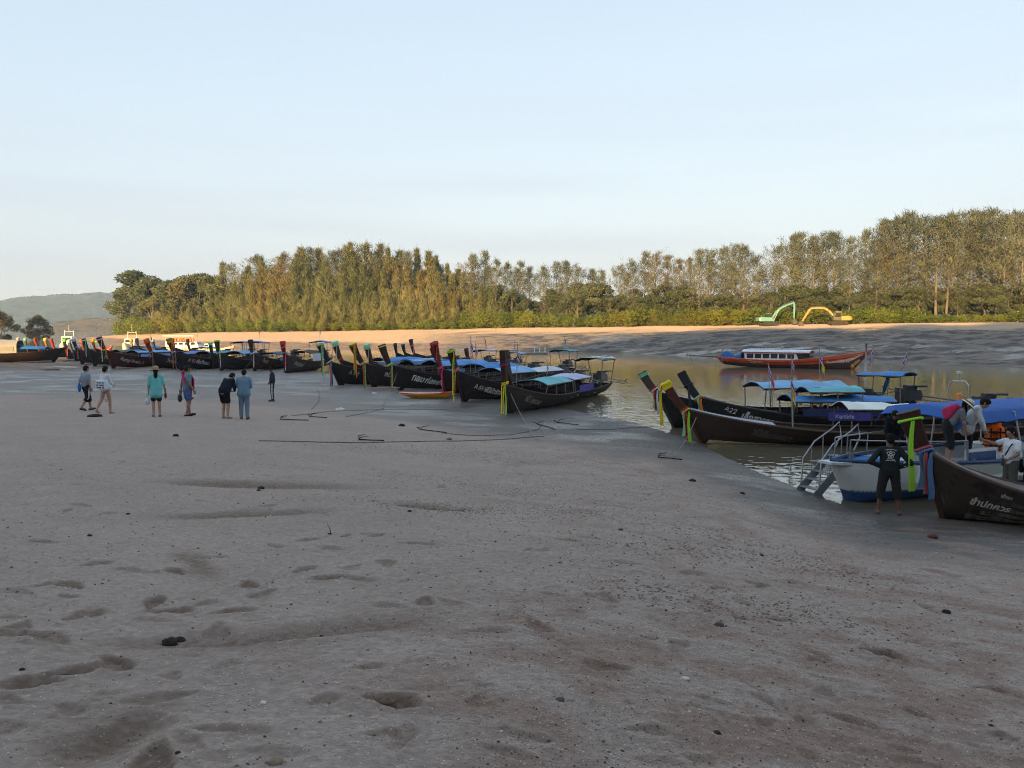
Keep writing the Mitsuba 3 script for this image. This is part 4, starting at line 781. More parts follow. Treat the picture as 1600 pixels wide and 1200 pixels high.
b_L1 = longtail('longtail with olive cloth and orange sash on its prow, purple-decked bow', G(283, 580, 0), .72, L=10, B=2.2, zb=1.80, rk=.75, free=.9, ph=1.3, prk=.5, pw=.46, th=.34, hull=(.022, .016, .015), prow=(.055, .030, .02), deck=(.12, .12, .34), cap=(.28, .20, .04), sashes=[(.75, [ORANGE, (.7, .25, .03)], 2.4, 1), (.06, [(.08, .07, .3), (.7, .72, .78), (.05, .2, .1)], 1.8, 1)],
    roofs=[(-6.5, -2.8, 1.6, .24, .98, (.12, .32, .55), 3), (-9.4, -7.6, 2.6, .10, .9, BLUE, 2)], stripe=(.55, .45, .4), texts=[('A 31 ชัยวัฒนา', .87, .70, .26, -.08, (.5, .46, .42), 'Thai')])
b_L0 = longtail('longtail with bright orange cloth on its prow and blue tarpaulins, left of the purple-decked one', G(246, 579, 0), .72, L=10, B=2.2, zb=1.80, rk=.7, free=.9, ph=1.25, prk=.6, pw=.46, th=.34, hull=(.028, .018, .015), prow=(.12, .035, .02), deck=(.16, .17, .42), cap=(.75, .13, .03), sashes=[(.75, [(.75, .12, .03), RED], 1.5, 1), (.05, [(.3, .2, .12), (.5, .42, .3)], 1.8, 1)], roofs=[(-6.5, -2.8, 1.55, .22, .98, (.14, .20, .45), 3)], stripe=(.5, .45, .4), texts=[('วันทอง', .86, .70, .24, -.12, (.35, .33, .3), 'Thai')])
b_L_1 = longtail('red-brown lettered longtail with white sash on its brown prow', G(177, 577, 0), .80, L=10.5, B=2.2, zb=1.90, rk=.8, free=.95, ph=1.3, prk=.65, pw=.50, th=.36, hull=(.050, .018, .015), prow=(.085, .030, .02), deck=(.06, .05, .05), sashes=[(.85, [(.75, .72, .7)], 2.2, 1), (.10, [ORANGE, (.8, .4, .05), GREEN], .9, 1)], roofs=[(-6.6, -2.2, 1.60, .2, 1.0, (.12, .32, .62), 3)], tarps=[(-6.0, -2.4, 1.15, 1.45, (.18, .30, .62), 1)], stripe=(.6, .5, .42), texts=[('Rung Resto 2', .87, .66, .30, -.10, (.50, .42, .38), 'Inter')], flags=[(-5, -.5, 1.5, 2.0, 'thai', .7)])
b_L_2 = longtail('dark longtail with green and white sash, left of the red-brown lettered one', G(148, 573, .02), .75, L=10, B=2.1, zb=1.75, rk=.7, free=.9, ph=1.2, prk=.55, pw=.44, hull=DARKWOOD, prow=(.02, .05, .045), sashes=[(.85, [MINT, (.4, .7, .55)], 1.7, 1)], deck=(.08, .10, .12), stripe=(.6, .5, .42), roofs=[(-6, -2.6, 1.5, .2, .95, (.04, .08, .1), 2)], texts=[('A 14', .88, .68, .24, -.05, (.3, .3, .28), 'Inter')])
b_L_3 = longtail('dark longtail with a silver-topped prow, left end of the left row', G(128, 570, .03), .6, L=10, B=2.1, zb=1.7, rk=.6, free=.9, ph=1.2, prk=.6, pw=.44, hull=(.05, .02, .02), prow=(.02, .03, .06), cap=(.5, .52, .56), sashes=[(.3, [MINT, RED], 1.3, 1)], stripe=(.6, .55, .5))
# ---- farther prows, mostly hidden behind the rows
def far_boat(px, py, lab, lat, ph=1.25, prow=BROWNWOOD, cap=None, sash=None, roof=None, hull=DARKWOOD, deck=None, rows='longtails crowded behind the left row'):
    return longtail(lab, G(px, py, -.15), lat, L=9, B=1.9, zb=1.55, rk=.6, free=.75, ph=ph, prk=.55, pw=.42, th=.32, hull=hull, prow=prow, cap=cap, deck=deck, sashes=sash or [], roofs=roof or [], engine=False, seats=False, group=rows)
far_boat(107, 563, 'longtail with bright green cloth bunched on its prow behind the grey-covered hull', .3, cap=(.2, .55, .05), sash=[(.2, [MINT, RED], 1.6, 1)], prow=(.03, .03, .02))
far_boat(90, 560, 'longtail with plain red prow behind the blue deck of the grey-covered boat', .6, prow=(.35, .05, .03))
far_boat(78, 559, 'longtail with golden cloth on its prow, sunlit behind the grey-covered boat', .5, cap=(.7, .55, .12), prow=(.3, .15, .05))
far_boat(65, 558, 'longtail with dark red leaning prow, second from left of the sunlit ones', .7, prow=(.30, .06, .05))
far_boat(45, 558, 'longtail with green and white wrapped prow at far left', .4, cap=(.25, .5, .3), prow=(.08, .1, .1))
far_boat(36, 556, 'longtail with pale red and white prow, farthest left', .6, cap=(.65, .4, .36), prow=(.4, .12, .08))
far_boat(118, 566, 'longtail with a grey-blue prow wrapped in white, crowded beside the bright green cloth', .55, prow=(.10, .11, .14), cap=(.5, .5, .52))
far_boat(135, 564, 'longtail with a plain red-brown prow between the silver-topped and the green-sashed ones', .5, prow=(.22, .06, .04), cap=(.55, .12, .06))
far_boat(152, 562, 'longtail with a low dark prow hung with orange behind the white-sashed brown one', .35, prow=(.05, .03, .02), cap=(.75, .25, .04))
far_boat(300, 563, 'longtail with a dark prow half hidden right of the purple-decked one', .45, prow=(.04, .03, .025), roof=[(-6, -2.6, 1.5, .2, .95, BLUE, 2)])
far_boat(210, 560, 'longtail with gilded prow between the red-brown hull and the orange prow', .35, cap=(.6, .45, .15), prow=(.35, .2, .05), roof=[(-6, -2.6, 1.5, .2, .95, BLUE, 2)])
far_boat(219, 560, 'longtail with black prow beside the gilded one', .35, prow=(.02, .02, .025), roof=[(-6, -2.6, 1.5, .2, .95, BLUE, 2)])
far_boat(247, 562, 'longtail with light green cloth on its dark prow right of the orange one', .5, cap=(.45, .65, .4), prow=(.03, .05, .1), deck=(.1, .14, .3))
far_boat(275, 560, 'longtail half seen under a tilted blue awning behind the purple-decked one', .4, prow=(.12, .05, .03), roof=[(-4.5, -1.5, 2.3, .08, 1.0, BLUE, 2)])
far_boat(622, 573, 'longtail with short dark prow afloat behind the one numbered 3', .3, ph=1.0, prow=(.05, .04, .035), rows='longtails afloat behind the middle row')
far_boat(636, 573, 'second short dark prow afloat behind the one numbered 3', .4, ph=.9, prow=(.045, .045, .04), rows='longtails afloat behind the middle row')
far_boat(652, 574, 'longtail with brown prow afloat left of the tall red-brown prow', .5, ph=1.5, prow=(.09, .035, .03), sash=[(.6, [(.7, .3, .3)], .9, 1)], rows='longtails afloat behind the middle row')
_last = [None]
# stern ends with awnings beyond the middle row
def stern_boat(px, py, lab, lat, co, zc=2.35, fl=()):
    q = G(px, py, -.2); hd = heading(q, lat)
    foot = q + hd * 8.6
    _last[0] = longtail(lab, foot, lat, L=10, B=1.9, zb=1.4, rk=.6, free=.62, ph=1.2, prk=.6, roofs=[(-9.8, -7.9, zc, .14, .95, co, 2)], flags=list(fl), group='longtails afloat behind the middle row', head=hd)
stern_boat(757, 582, 'longtail stern with a small white and purple awning left of the centre prow', .45, (.55, .52, .72), 2.1, [(-8.4, .3, 2.2, 1.3, 'red', .6), (-8.6, .3, 2.2, .8, 'thai', .5)])
stern_boat(803, 585, 'longtail stern with a thin pale blue awning right behind the centre prow', .40, (.30, .42, .60), 1.95, [(-8.2, .2, 2.0, 1.2, 'thai', .6), (-9.4, .2, 1.95, .7, 'yellow', .4)])
stern_boat(880, 592, 'longtail stern with a turquoise awning flying yellow and blue flags', .42, (.10, .38, .42), 2.35, [(-9.0, 0, 2.4, 1.3, 'blue', .7), (-8.8, 0, 2.4, .8, 'yellow', .5)])
stern_boat(928, 622, 'longtail stern with a pale green and white sponsor awning over a bare engine', .45, (.42, .62, .48), 2.35)
sk, sM, sh = _last[0]
ys = np.linspace(.30, .97, 6); xs = np.linspace(-9.78, -7.92, 6)
Xs, Ys = np.meshgrid(xs, ys, indexing='ij'); Zs = 2.35 + .14 * (1 - Ys ** 2) + .07
part(sk, 'awning_panel', moved(slab(np.stack([Xs, Ys * .95, Zs], -1), .01), sM), (.62, .66, .72), 'mat_tarp')
tx_ = text_shape('สมาคมเรือ', .17, 'Thai'); v_ = tx_.vertices
part(sk, 'awning_lettering', moved(tm(np.stack([-8.1 - v_[:, 0] * 1.1, .78 - v_[:, 1] * 1.2, 2.35 + .14 * (1 - ((.78 - v_[:, 1] * 1.2) / .95) ** 2) + .085 + v_[:, 2]], 1), tx_.faces[:, ::-1]), sM), (.05, .08, .10), 'mat_matte')
stern_boat(1392, 668, 'longtail stern with a tilted blue awning flying striped flags behind the speedboat', -.95, BLUE, 2.25, [(-8.2, .3, 2.2, 1.2, 'thai', .6), (-9.6, .3, 2.2, 1.3, 'thai', .6), (-9.0, .6, 1.3, 1.3, 'blue', .9)])
# ---- speedboat with the blue canopy
def band_shell(h, u0, u1, v0, v1, off, t, n=20, m=4, side=1):
    U2, V2 = np.meshgrid(np.linspace(u0, u1, n), np.linspace(v0, v1, m), indexing='ij')
    return slab(h.side(U2, side * V2) + h.normal(U2, side * V2) * off, t * side)
STEEL = (.42, .44, .46)
sb = thing('speedboat', 'white and blue speedboat with a blue canopy, its bow run up on the sand', 'boat')
h = Hull(8.6, 2.6, .98, .62, .86, 0, uk=.84, fine=.42)
sbM = frame(G(1329, 782, 0) + [0, 0, -.02], [-.905, -.425, 0])
U, Vv = np.meshgrid(np.concatenate([np.linspace(0, .84, 18), np.linspace(.84, 1, 9)[1:]]), np.concatenate([-np.linspace(1, .02, 9), np.linspace(.02, 1, 9)]), indexing='ij')
U9, V9 = np.meshgrid(np.concatenate([np.linspace(0, .84, 24), np.linspace(.84, 1, 22)[1:]]), np.concatenate([-np.linspace(1, .02, 46), np.linspace(.02, 1, 46)]), indexing='ij')
hm = slab(h.side(U9, V9), .04); hz = hm.vertices[:, 2]
hp = part(sb, 'hull', moved(hm, sbM), np.array([.012, .05, .16]) + (np.array([.60, .61, .60]) - [.012, .05, .16]) * np.clip((hz - .285) / .03, 0, 1)[:, None], 'mat_gloss', True)
for sd in (1, -1):
    u = np.linspace(0, 1, 26)
    part(sb, 'gunwale', moved(tube(h.side(u, sd * np.ones(26)) + [0, 0, .03], .055, 6), sbM), (.02, .05, .13), 'mat_paint', True)
def deckmesh(u0, u1, z, k=.93, t=.05, n=12, crown=.0):
    u = np.linspace(u0, u1, n); W = h.side(u, np.ones(n)) * [1, k, 0] + [0, 0, z]
    return slab(np.stack([W * [1, -1, 1], W * [1, -.5, 1] + [0, 0, crown], W * [1, 0, 1] + [0, 0, crown * 1.3], W * [1, .5, 1] + [0, 0, crown], W], 1), -t)
part(sb, 'floor', moved(deckmesh(.03, .80, .48), sbM), (.55, .57, .58))
part(sb, 'foredeck', moved(deckmesh(.80, .985, .84, .94, crown=.02), sbM), (.03, .13, .34), 'mat_cloth')
part(sb, 'bow_platform', moved(hull_pts([(.30, -.30, .97), (.30, .30, .97), (.85, -.20, 1.0), (.85, .20, 1.0), (.30, -.30, .91), (.30, .30, .91), (.85, -.20, .95), (.85, .20, .95)]), sbM), (.50, .52, .55))
part(sb, 'foredeck_bulkhead', moved(bx(-1.22, -1.17, -1.05, 1.05, .48, .86), sbM), (.6, .62, .63))
for i, (x0, x1, y0, y1, z1, co) in enumerate([(-2.2, -1.6, -1.0, -.15, .82, (.66, .67, .68)), (-3.6, -3.0, -1.05, -.5, .85, (.66, .67, .68)), (-4.9, -3.7, .72, 1.1, .98, (.62, .64, .66)), (-3.0, -2.3, .55, 1.1, .80, (.6, .62, .64)), (-6.8, -5.4, -1.1, -.5, .95, (.62, .64, .66))]):
    part(sb, 'seat', moved(bx(x0, x1, y0, y1, .48, z1), sbM), co)
part(sb, 'seat_back', moved(bx(-3.6, -2.5, 1.02, 1.08, .70, 1.20), sbM), (.62, .64, .66)); part(sb, 'blue_panel', moved(bx(-3.52, -2.58, 1.08, 1.10, .78, 1.13), sbM), (.015, .05, .17))
part(sb, 'console', moved(hull_pts([(-7.6, -.5, .48), (-7.6, .2, .48), (-7.0, -.5, .48), (-7.0, .2, .48), (-7.6, -.5, 1.25), (-7.6, .2, 1.25), (-7.25, -.45, 1.2), (-7.25, .15, 1.2)]), sbM), (.6, .62, .64))
# canopy: draped tarpaulin on a tube frame
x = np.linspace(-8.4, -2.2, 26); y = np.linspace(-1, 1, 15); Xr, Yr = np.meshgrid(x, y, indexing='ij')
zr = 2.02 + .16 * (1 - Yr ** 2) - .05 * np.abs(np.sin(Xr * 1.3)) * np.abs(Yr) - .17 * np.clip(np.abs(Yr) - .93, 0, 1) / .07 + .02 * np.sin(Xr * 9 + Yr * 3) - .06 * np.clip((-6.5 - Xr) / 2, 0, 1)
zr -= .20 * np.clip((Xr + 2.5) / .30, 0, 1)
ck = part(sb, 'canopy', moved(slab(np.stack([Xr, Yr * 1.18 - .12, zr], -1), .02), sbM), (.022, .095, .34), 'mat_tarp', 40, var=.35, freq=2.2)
part(ck, 'shade_sheet', moved(slab(np.stack([Xr[:-1], Yr[:-1] * 1.15 - .12, zr[:-1] - .035], -1), .02), sbM), (.02, .03, .06), 'mat_matte', 40)  # dark sheet that paints the tarpaulin's underside as shaded
for xp in (-2.5, -4.3, -6.2, -8.2):
    for e in (-1, 1):
        g = h.side(h.at_x(xp), e * .99); part(sb, 'canopy_post', moved(tube([g, [xp - .05, e * 1.08 - .12, 2.0]], .022, 6), sbM), STEEL, 'mat_metal')
    part(ck, 'frame_bow', moved(tube(np.stack([np.full(9, xp - .05), np.linspace(-1.2, .98, 9), 1.99 + .14 * (1 - np.linspace(-1, 1, 9) ** 2)], 1), .02, 5), sbM), STEEL, 'mat_metal')
# bow rail
for sd in (1, -1):
    u = np.linspace(.66, .965, 12); p = h.side(u, sd * np.ones(12)) * [1, .97, 1] + np.stack([0 * u, 0 * u, .56 - .04 * u], 1)
    part(sb, 'bow_rail', moved(tube(p, .019, 6), sbM), STEEL, 'mat_metal', True)
    for k in (0, 4, 8, 11):
        part(sb, 'rail_post', moved(tube([h.side(u[k], sd * 1.0) + [0, 0, .02], p[k]], .016, 5), sbM), STEEL, 'mat_metal')
mt = part(sb, 'light_frame', moved(cat(tube([[-3.6, .28, 2.2], [-3.6, .28, 2.62], [-3.6, .18, 2.72], [-3.6, -.18, 2.72], [-3.6, -.28, 2.62], [-3.6, -.28, 2.2]], .018, 5), tube([[-3.6, 0, 2.72], [-3.6, 0, 2.92]], .016, 5), bx(-3.64, -3.56, -.05, .05, 2.9, 2.97)), sbM), (.55, .55, .55), 'mat_metal')
part(mt, 'lamp', moved(hull_pts([(-3.6 + a, b, c) for a in (-.06, .06) for b in (-.06, .06) for c in (2.28, 2.40)]), sbM), (.85, .25, .03))
part(sb, 'outboard_motor', moved(cat(bx(-9.1, -8.55, -.28, .28, .9, 1.5), bx(-8.95, -8.7, -.1, .1, .1, .9)), sbM), (.6, .6, .62))
# boarding steps standing on the sand at its bow
st = thing('boarding_steps', 'grey metal boarding steps with tube handrails leaning on the speedboat bow', 'stairs')
f0, f1 = np.array([7.26, 20.85, .04]), np.array([7.62, 20.40, .04]); t0, t1 = np.array([7.95, 20.62, .98]), np.array([8.28, 20.15, .98])
f0, f1 = G(1249, 765, .02), G(1277, 772, .02); t0, t1 = G(1301, 704, 1.0), G(1330, 709, 1.0)
for a, b in ((f0, t0), (f1, t1)):
    d = unit(b - a); M = frame(a, d)
    part(st, 'stringer', moved(bx(-.05, np.linalg.norm(b - a), -.02, .02, -.10, .08), M), (.16, .17, .18), 'mat_paint')
    up = np.array([0, 0, .78])
    part(st, 'handrail', tube([a + d * .06, a + d * .12 + up * .9, a + d * .55 + up * 1.0, b + up * .72, b + d * .22 + up * .70, b + d * .32 + up * .2, b + d * .1], .02, 6), STEEL, 'mat_metal', True)
    for q in (.35, .7): part(st, 'rail_post', tube([a + (b - a) * q, a + (b - a) * q + up * (1.02 if q < .5 else .9)], .014, 5), STEEL, 'mat_metal')
for i in range(5):
    q = (i + .5) / 5; a, b = f0 + (t0 - f0) * q, f1 + (t1 - f1) * q; M = frame(a, b - a)
    part(st, 'tread', moved(bx(0, np.linalg.norm(b - a), -.10, .10, -.015, .015), M), (.22, .23, .24))
# ---- red passenger longtail lying in the creek
rb = thing('passenger_boat', 'long red passenger boat with white cabin moored across the creek', 'boat')
h2 = Hull(13.6, 2.3, 1.85, 1.5, .80, .25, uk=.86, sheer=1.45); rf = G(1334, 578, -.05); M = frame(rf, heading(rf, -.985))
U, Vv = np.meshgrid(np.concatenate([np.linspace(0, .86, 18), np.linspace(.86, 1, 9)[1:]]), np.concatenate([-np.linspace(1, .02, 8), np.linspace(.02, 1, 8)]), indexing='ij')
hk = part(rb, 'hull', moved(slab(h2.side(U, Vv), .04), M), (.62, .095, .028), 'mat_paint', 35, var=.2)
for sd in (1, -1):
    part(hk, 'dark_bottom', moved(band_shell(h2, .02, .97, .05, .60, .052, .02, 24, 4, sd), M), (.075, .036, .032), 'mat_paint')
    part(hk, 'rubbing_strake', moved(band_shell(h2, .01, .99, .80, .86, .07, .03, 26, 2, sd), M), (.25, .035, .02))
    part(rb, 'gunwale', moved(tube(h2.side(np.linspace(0, .99, 24), sd * np.ones(24)) + [0, 0, .03], .06, 6), M), (.60, .10, .03))
part(rb, 'deck', moved(slab(np.stack([(w := h2.side(np.linspace(.03, .98, 16), np.ones(16) * .9)) * [1, -.96, 1], w * [1, 0, 1] + [0, 0, .04], w * [1, .96, 1]], 1), -.04), M), (.25, .06, .04))
part(rb, 'stem_post', moved(tube([[1.2, 0, 1.6], [1.5, 0, 1.9], [1.7, 0, 2.02]], [.07, .07, .05], 6), M), (.30, .05, .03))
cb = part(rb, 'cabin', moved(cat(bx(-10.6, -5.4, .88, .92, .78, 1.62), bx(-10.6, -5.4, -.92, -.88, .78, 1.62), bx(-10.62, -10.57, -.92, .92, .78, 1.62), hull_pts([(-5.4, y, z) for y in (-.9, .9) for z in (.78, 1.62)] + [(-5.1, y, .78) for y in (-.88, .88)])), M), (.70, .70, .70))
for sd in (1, -1):
    for k in range(6): part(cb, 'window', moved(bx(-10.4 + k * .83, -9.72 + k * .83, sd * .925 - .012, sd * .925 + .012, 1.02, 1.48), M), None, 'mat_glass')
x = np.linspace(-10.9, -4.0, 10); y = np.linspace(-1, 1, 9); Xr, Yr = np.meshgrid(x, y, indexing='ij')
part(cb, 'roof', moved(slab(np.stack([Xr, Yr * 1.08, 1.68 + .22 * (1 - Yr ** 4) + 0 * Xr], -1), .06), M), (.66, .68, .72)); part(cb, 'roof_edge', moved(cat(bx(-10.9, -4.0, 1.05, 1.11, 1.58, 1.66), bx(-10.9, -4, -1.11, -1.05, 1.58, 1.66)), M), (.36, .06, .05))
part(cb, 'roof_rail', moved(cat(*[tube([[-10.4 + k * 1.1, s, 1.86], [-10.4 + k * 1.1, s, 2.0], [-9.5 + k * 1.1, s, 2.0], [-9.5 + k * 1.1, s, 1.86]], .025, 4) for k in range(5) for s in (-.7, .7)]), M), (.6, .6, .62))
part(rb, 'windscreen', moved(cat(bx(-5.35, -4.1, .82, .85, .8, 1.5), bx(-5.35, -4.1, -.85, -.82, .8, 1.5), bx(-4.1, -4.06, -.8, .8, .85, 1.55)), M), (.08, .09, .10), 'mat_glass')
n = 9; a = np.linspace(0, np.pi, 9); xs_ = np.linspace(-13.2, -11.1, 7)
part(rb, 'engine_cover', moved(slab(np.array([[[xx, .75 * math.cos(b), .78 + .92 * math.sin(b) * (.75 + .25 * math.sin(i * 1.1 + .4)) ** 1] for b in a] for i, xx in enumerate(xs_)]), .03), M), (.02, .11, .32), 'mat_tarp', 40)
part(rb, 'tail_shaft', moved(tube([[-13.4, 0, 1.05], [-15.5, 0, 1.08], [-17.2, 0, 1.22]], [.09, .06, .045], 6), M), (.10, .08, .07))
part(rb, 'propeller', moved(cat(bx(-17.35, -17.2, -.2, .2, 1.18, 1.26), bx(-17.35, -17.2, -.04, .04, 1.0, 1.45)), M), (.35, .33, .3))
part(rb, 'shaft_strut', moved(tube([[-16.9, 0, 1.15], [-16.6, 0, .2]], .03, 5), M), (.2, .18, .16))
for tx, u0, v0, hh, fo in [('โชคเจริญทะเลพร', .955, .70, .30, 'Thai'), ('ศรีสุวรรณ', .32, .74, .22, 'Thai')]:
    w = text_shape(tx, hh, fo); mv = w.vertices; L_ = h2.L + h2.rk; uu = u0 - (mv[:, 0].max() - mv[:, 0]) / L_ ; vv = -np.clip(v0 + (mv[:, 1] + (.10 * mv[:, 0] if u0 > .5 else 0) - (.10 * mv[:, 0].max() if u0 > .5 else 0)) / 1.2, .5, .97)
    part(rb, 'lettering', moved(tm(h2.side(uu, vv) + h2.normal(uu, vv) * (.055 + mv[:, 2:3]), w.faces), M), (.7, .68, .64), 'mat_matte')
part(hk, 'painted_patch', moved(band_shell(h2, .885, .925, .18, .42, .075, .01, 5, 3, -1), M), (.62, .24, .05))
part(hk, 'painted_patch', moved(band_shell(h2, .86, .88, .20, .40, .075, .01, 4, 3, -1), M), (.55, .40, .06))
add_flag(rb, M, (-13.4, .3, .9), 1.5, 'thai', .8); add_flag(rb, M, (-13.5, .5, .5), 1.0, 'yellow', .8)
q = G(1352, 592, -.5)
single('mooring_post', 'thin black and white mooring post in the water off the red boat bow', 'post', tube([q, q + [0, 0, 3.2]], .09, 7), np.array([[.65, .65, .63] if (i // 7) == 0 else [.05, .05, .05] for i in range(16)]))
# ---- sunlit tour boats behind the left row
def tour_boat(label, px, py, lat, L, B, free, cabin, roof, mast=0, hullc=(.60, .60, .58), name='tour_boat', band=(.65, .45, .05), jackets=True):
    key = thing(name, label, 'boat'); f = G(px, py, -.2); M = frame(f, heading(f, lat)); hh = Hull(L, B, free * 1.55, L * .09, free, .1, uk=.84, fine=.4)
    hk = part(key, 'hull', moved(slab(hh.side(U, Vv), .05), M), hullc, 'mat_paint', 35)
    for sd in (1, -1): part(hk, 'stripe', moved(band_shell(hh, .02, .98, .55, .70, .07, .02, 18, 3, sd), M), band)
    part(key, 'deck', moved(slab(np.stack([(w := hh.side(np.linspace(.03, .98, 14), np.ones(14) * .95)) * [1, -.97, 1], w * [1, 0, 1], w * [1, .97, 1]], 1), -.05), M), (.55, .45, .35))
    x0, x1, zc = cabin; w = B * .40
    ck = part(key, 'cabin', moved(hull_pts([(x0, s * w, free) for s in (-1, 1)] + [(x1, s * w * .9, free) for s in (-1, 1)] + [(x0, s * w * .95, zc) for s in (-1, 1)] + [(x1 - .4, s * w * .85, zc) for s in (-1, 1)]), M), (.62, .62, .60))
    nwin = max(2, int((x1 - x0) / 1.0))
    for s in (-1, 1):
        for k in range(nwin): part(ck, 'window', moved(bx(x0 + .25 + k * (x1 - x0 - .6) / nwin, x0 + .25 + (k + .68) * (x1 - x0 - .6) / nwin, s * w * .965 - .02, s * w * .965 + .02, free + .45 * (zc - free), free + .8 * (zc - free)), M), None, 'mat_glass')
    part(ck, 'front_window', moved(hull_pts([(x1 - .13, s * w * .7, free + .55 * (zc - free)) for s in (-1, 1)] + [(x1 - .33, s * w * .7, free + .88 * (zc - free)) for s in (-1, 1)] + [(x1 - .10, s * w * .7, free + .55 * (zc - free)) for s in (-1, 1)]), M), None, 'mat_glass')
    if roof:
        part(key, 'awning', moved(bx(x0 - .4, roof[0], -w * 1.1, w * 1.1, roof[1], roof[1] + .07), M), (.74, .74, .70))
        for xx in np.linspace(x0, roof[0] - .2, 5):
            for s in (-1, 1): part(key, 'awning_post', moved(tube([[xx, s * w, zc], [xx, s * w, roof[1]]], .03, 4), M), (.6, .58, .52))
        if jackets:
            for k, xx in enumerate(np.arange(x0 + .1, roof[0] - .3, .42)):
                jm = moved(hull_pts([(xx + a, b, c) for a in (-.13, .13) for b in (-.16, .16) for c in (zc + .02, zc + .42)] + [(xx, 0, zc + .6)]), M)
                single('life_jacket', 'orange life jacket in the row on the upper deck of the white tour boat', 'life jacket', jm, (.80, .20, .04), 'mat_cloth', group='life jackets on the tour boat')
    if mast:
        part(key, 'mast', moved(cat(tube([[x0 + .8, -w * .8, zc], [x0 + .7, -w * .7, zc + mast]], .05, 5), tube([[x0 + .8, w * .8, zc], [x0 + .7, w * .7, zc + mast]], .05, 5), tube([[x0 + .7, -w * .7, zc + mast * .8], [x0 + .7, w * .7, zc + mast * .8]], .04, 5), tube([[x0 + .7, 0, zc + mast * .8], [x0 + .7, 0, zc + mast * 1.9]], .025, 4)), M), (.72, .70, .66))
    return key, M
tour_boat('white tour boat with orange life jackets under a flat awning, sunlit behind the left row', 338, 553, -.93, 8.6, 2.6, 1.1, (-8.2, -2.6, 2.1), (-3.4, 3.0), 0)
tour_boat('white and orange boat bow-on, right of the tour boat with life jackets', 362, 553, -.8, 6.0, 2.0, .9, (-5, -2.5, 1.7), None, 0, (.7, .45, .3), band=(.7, .2, .05))
tour_boat('small white boat with a tall wheelhouse seen end-on behind the far-left longtails', 99, 555, .25, 7, 2.2, 1.3, (-4.5, -1.8, 3.0), None, 1.0)
tour_boat('white boat with an arched mast frame behind the gilded prows', 196, 552, .3, 7.5, 2.4, 1.2, (-4.6, -2.0, 2.5), None, 1.3)
k_, M_ = tour_boat('boat with lime green awning left of the white one with the mast frame', 172, 553, -.9, 5.5, 2.0, .9, (-4.8, -3.8, 1.3), None, 0, (.35, .05, .05), band=(.3, .3, .3))
part(k_, 'awning', moved(slab(np.array([[[-4.9 + i * .75, y, 2.15 + .12 * (1 - y * y) - .03 * i] for y in (-1, -.5, 0, .5, 1)] for i in range(5)]), .05), M_), (.42, .62, .08), 'mat_tarp')
for xx in (-4.7, -2.1):
    for s in (-.9, .9): part(k_, 'awning_post', moved(tube([[xx, s, .9], [xx, s, 2.15]], .03, 4), M_), (.5, .5, .45))
# ---- far-left beached hull under grey sheets
fk, FM, fh = longtail('dark beached boat at the far left under grey sheets, its bow pointing right', G(84, 566, .05), -.95, L=11, B=2.4, zb=1.75, rk=1.35, free=1.05, ph=.12, prk=.18, pw=.22, hull=(.026, .017, .015), prow=(.03, .02, .02), deck=(.36, .44, .52), stripe=(.5, .45, .4), engine=False, seats=False, group='beached boats', uk=.86)
for i, (x0, x1, z0, z1, w, co) in enumerate([(-11, -3.6, 1.1, 2.55, 1.15, (.30, .29, .27)), (-11, -3.9, 1.35, 2.0, 1.2, (.26, .25, .24))]):
    x = np.linspace(x0, x1, 12); prof = [(-w, z0), (-w * 1.0, z0 + (z1 - z0) * .7), (-w * .6, z1), (0, z1 + .12), (w * .6, z1), (w, z0 + (z1 - z0) * .7), (w, z0)]
    part(fk, 'cover_sheet', moved(slab(np.array([[[xx, y, z + .05 * math.sin(xx * 2 + y * 3 + i)] for y, z in prof] for xx in x]), .03), FM), co, 'mat_cloth', 30, var=.2)
x = np.linspace(-3.3, -.6, 6); part(fk, 'deck_cover', moved(slab(np.array([[[xx, y, 1.62 + .3 * (1 - y * y) - .02 * (xx + 3)] for y in (-1, -.5, 0, .5, 1)] for xx in x]), .03), FM), (.03, .16, .42), 'mat_tarp', 30)
# ---- kayak lying between the hulls, raft by the far mud, plank
q = G(668, 623, .08)
M = frame([q[0] + 1.2, q[1], .10], [.95, .1, 0])
hk_ = Hull(2.8, .7, .30, .25, .26, .06, uk=.8, fine=.5); hk2 = slab(hk_.side(U, Vv), .03)
ky = thing('kayak', 'red and yellow kayak lying on the mud beside the thick red-brown prow', 'kayak')
part(ky, 'hull', moved(hk2, M), (.55, .30, .03), 'mat_gloss', 35); part(ky, 'top', moved(slab(np.stack([(w := hk_.side(np.linspace(.02, .99, 12), np.ones(12))) * [1, -1, 1], w * [1, 0, 1] + [0, 0, .05], w], 1), -.05), M), (.5, .03, .03), 'mat_gloss', 30)
q = G(836, 553, 0); rf_ = thing('raft', 'low floating raft with three white posts near the far mud bank', 'raft')
part(rf_, 'platform', bx(q[0] - 2.3, q[0] + 2.0, q[1] - .9, q[1] + .9, -.1, .22), (.16, .14, .12))
for k in range(3): part(rf_, 'post', hull_pts([(q[0] - 0.1 + k * .85 + a * (1 - .5 * (c > .6)), q[1] + b, c) for a in (-.09, .09) for b in (-.09, .09) for c in (.22, 1.15)]), (.7, .7, .68))
q = G(602, 606, .3); single('plank', 'pale wooden plank across the gap between two bows of the middle row', 'plank', moved(bx(-.9, .9, -.10, .10, -.02, .03), frame(q, [1, .05, .0])), (.34, .27, .20))
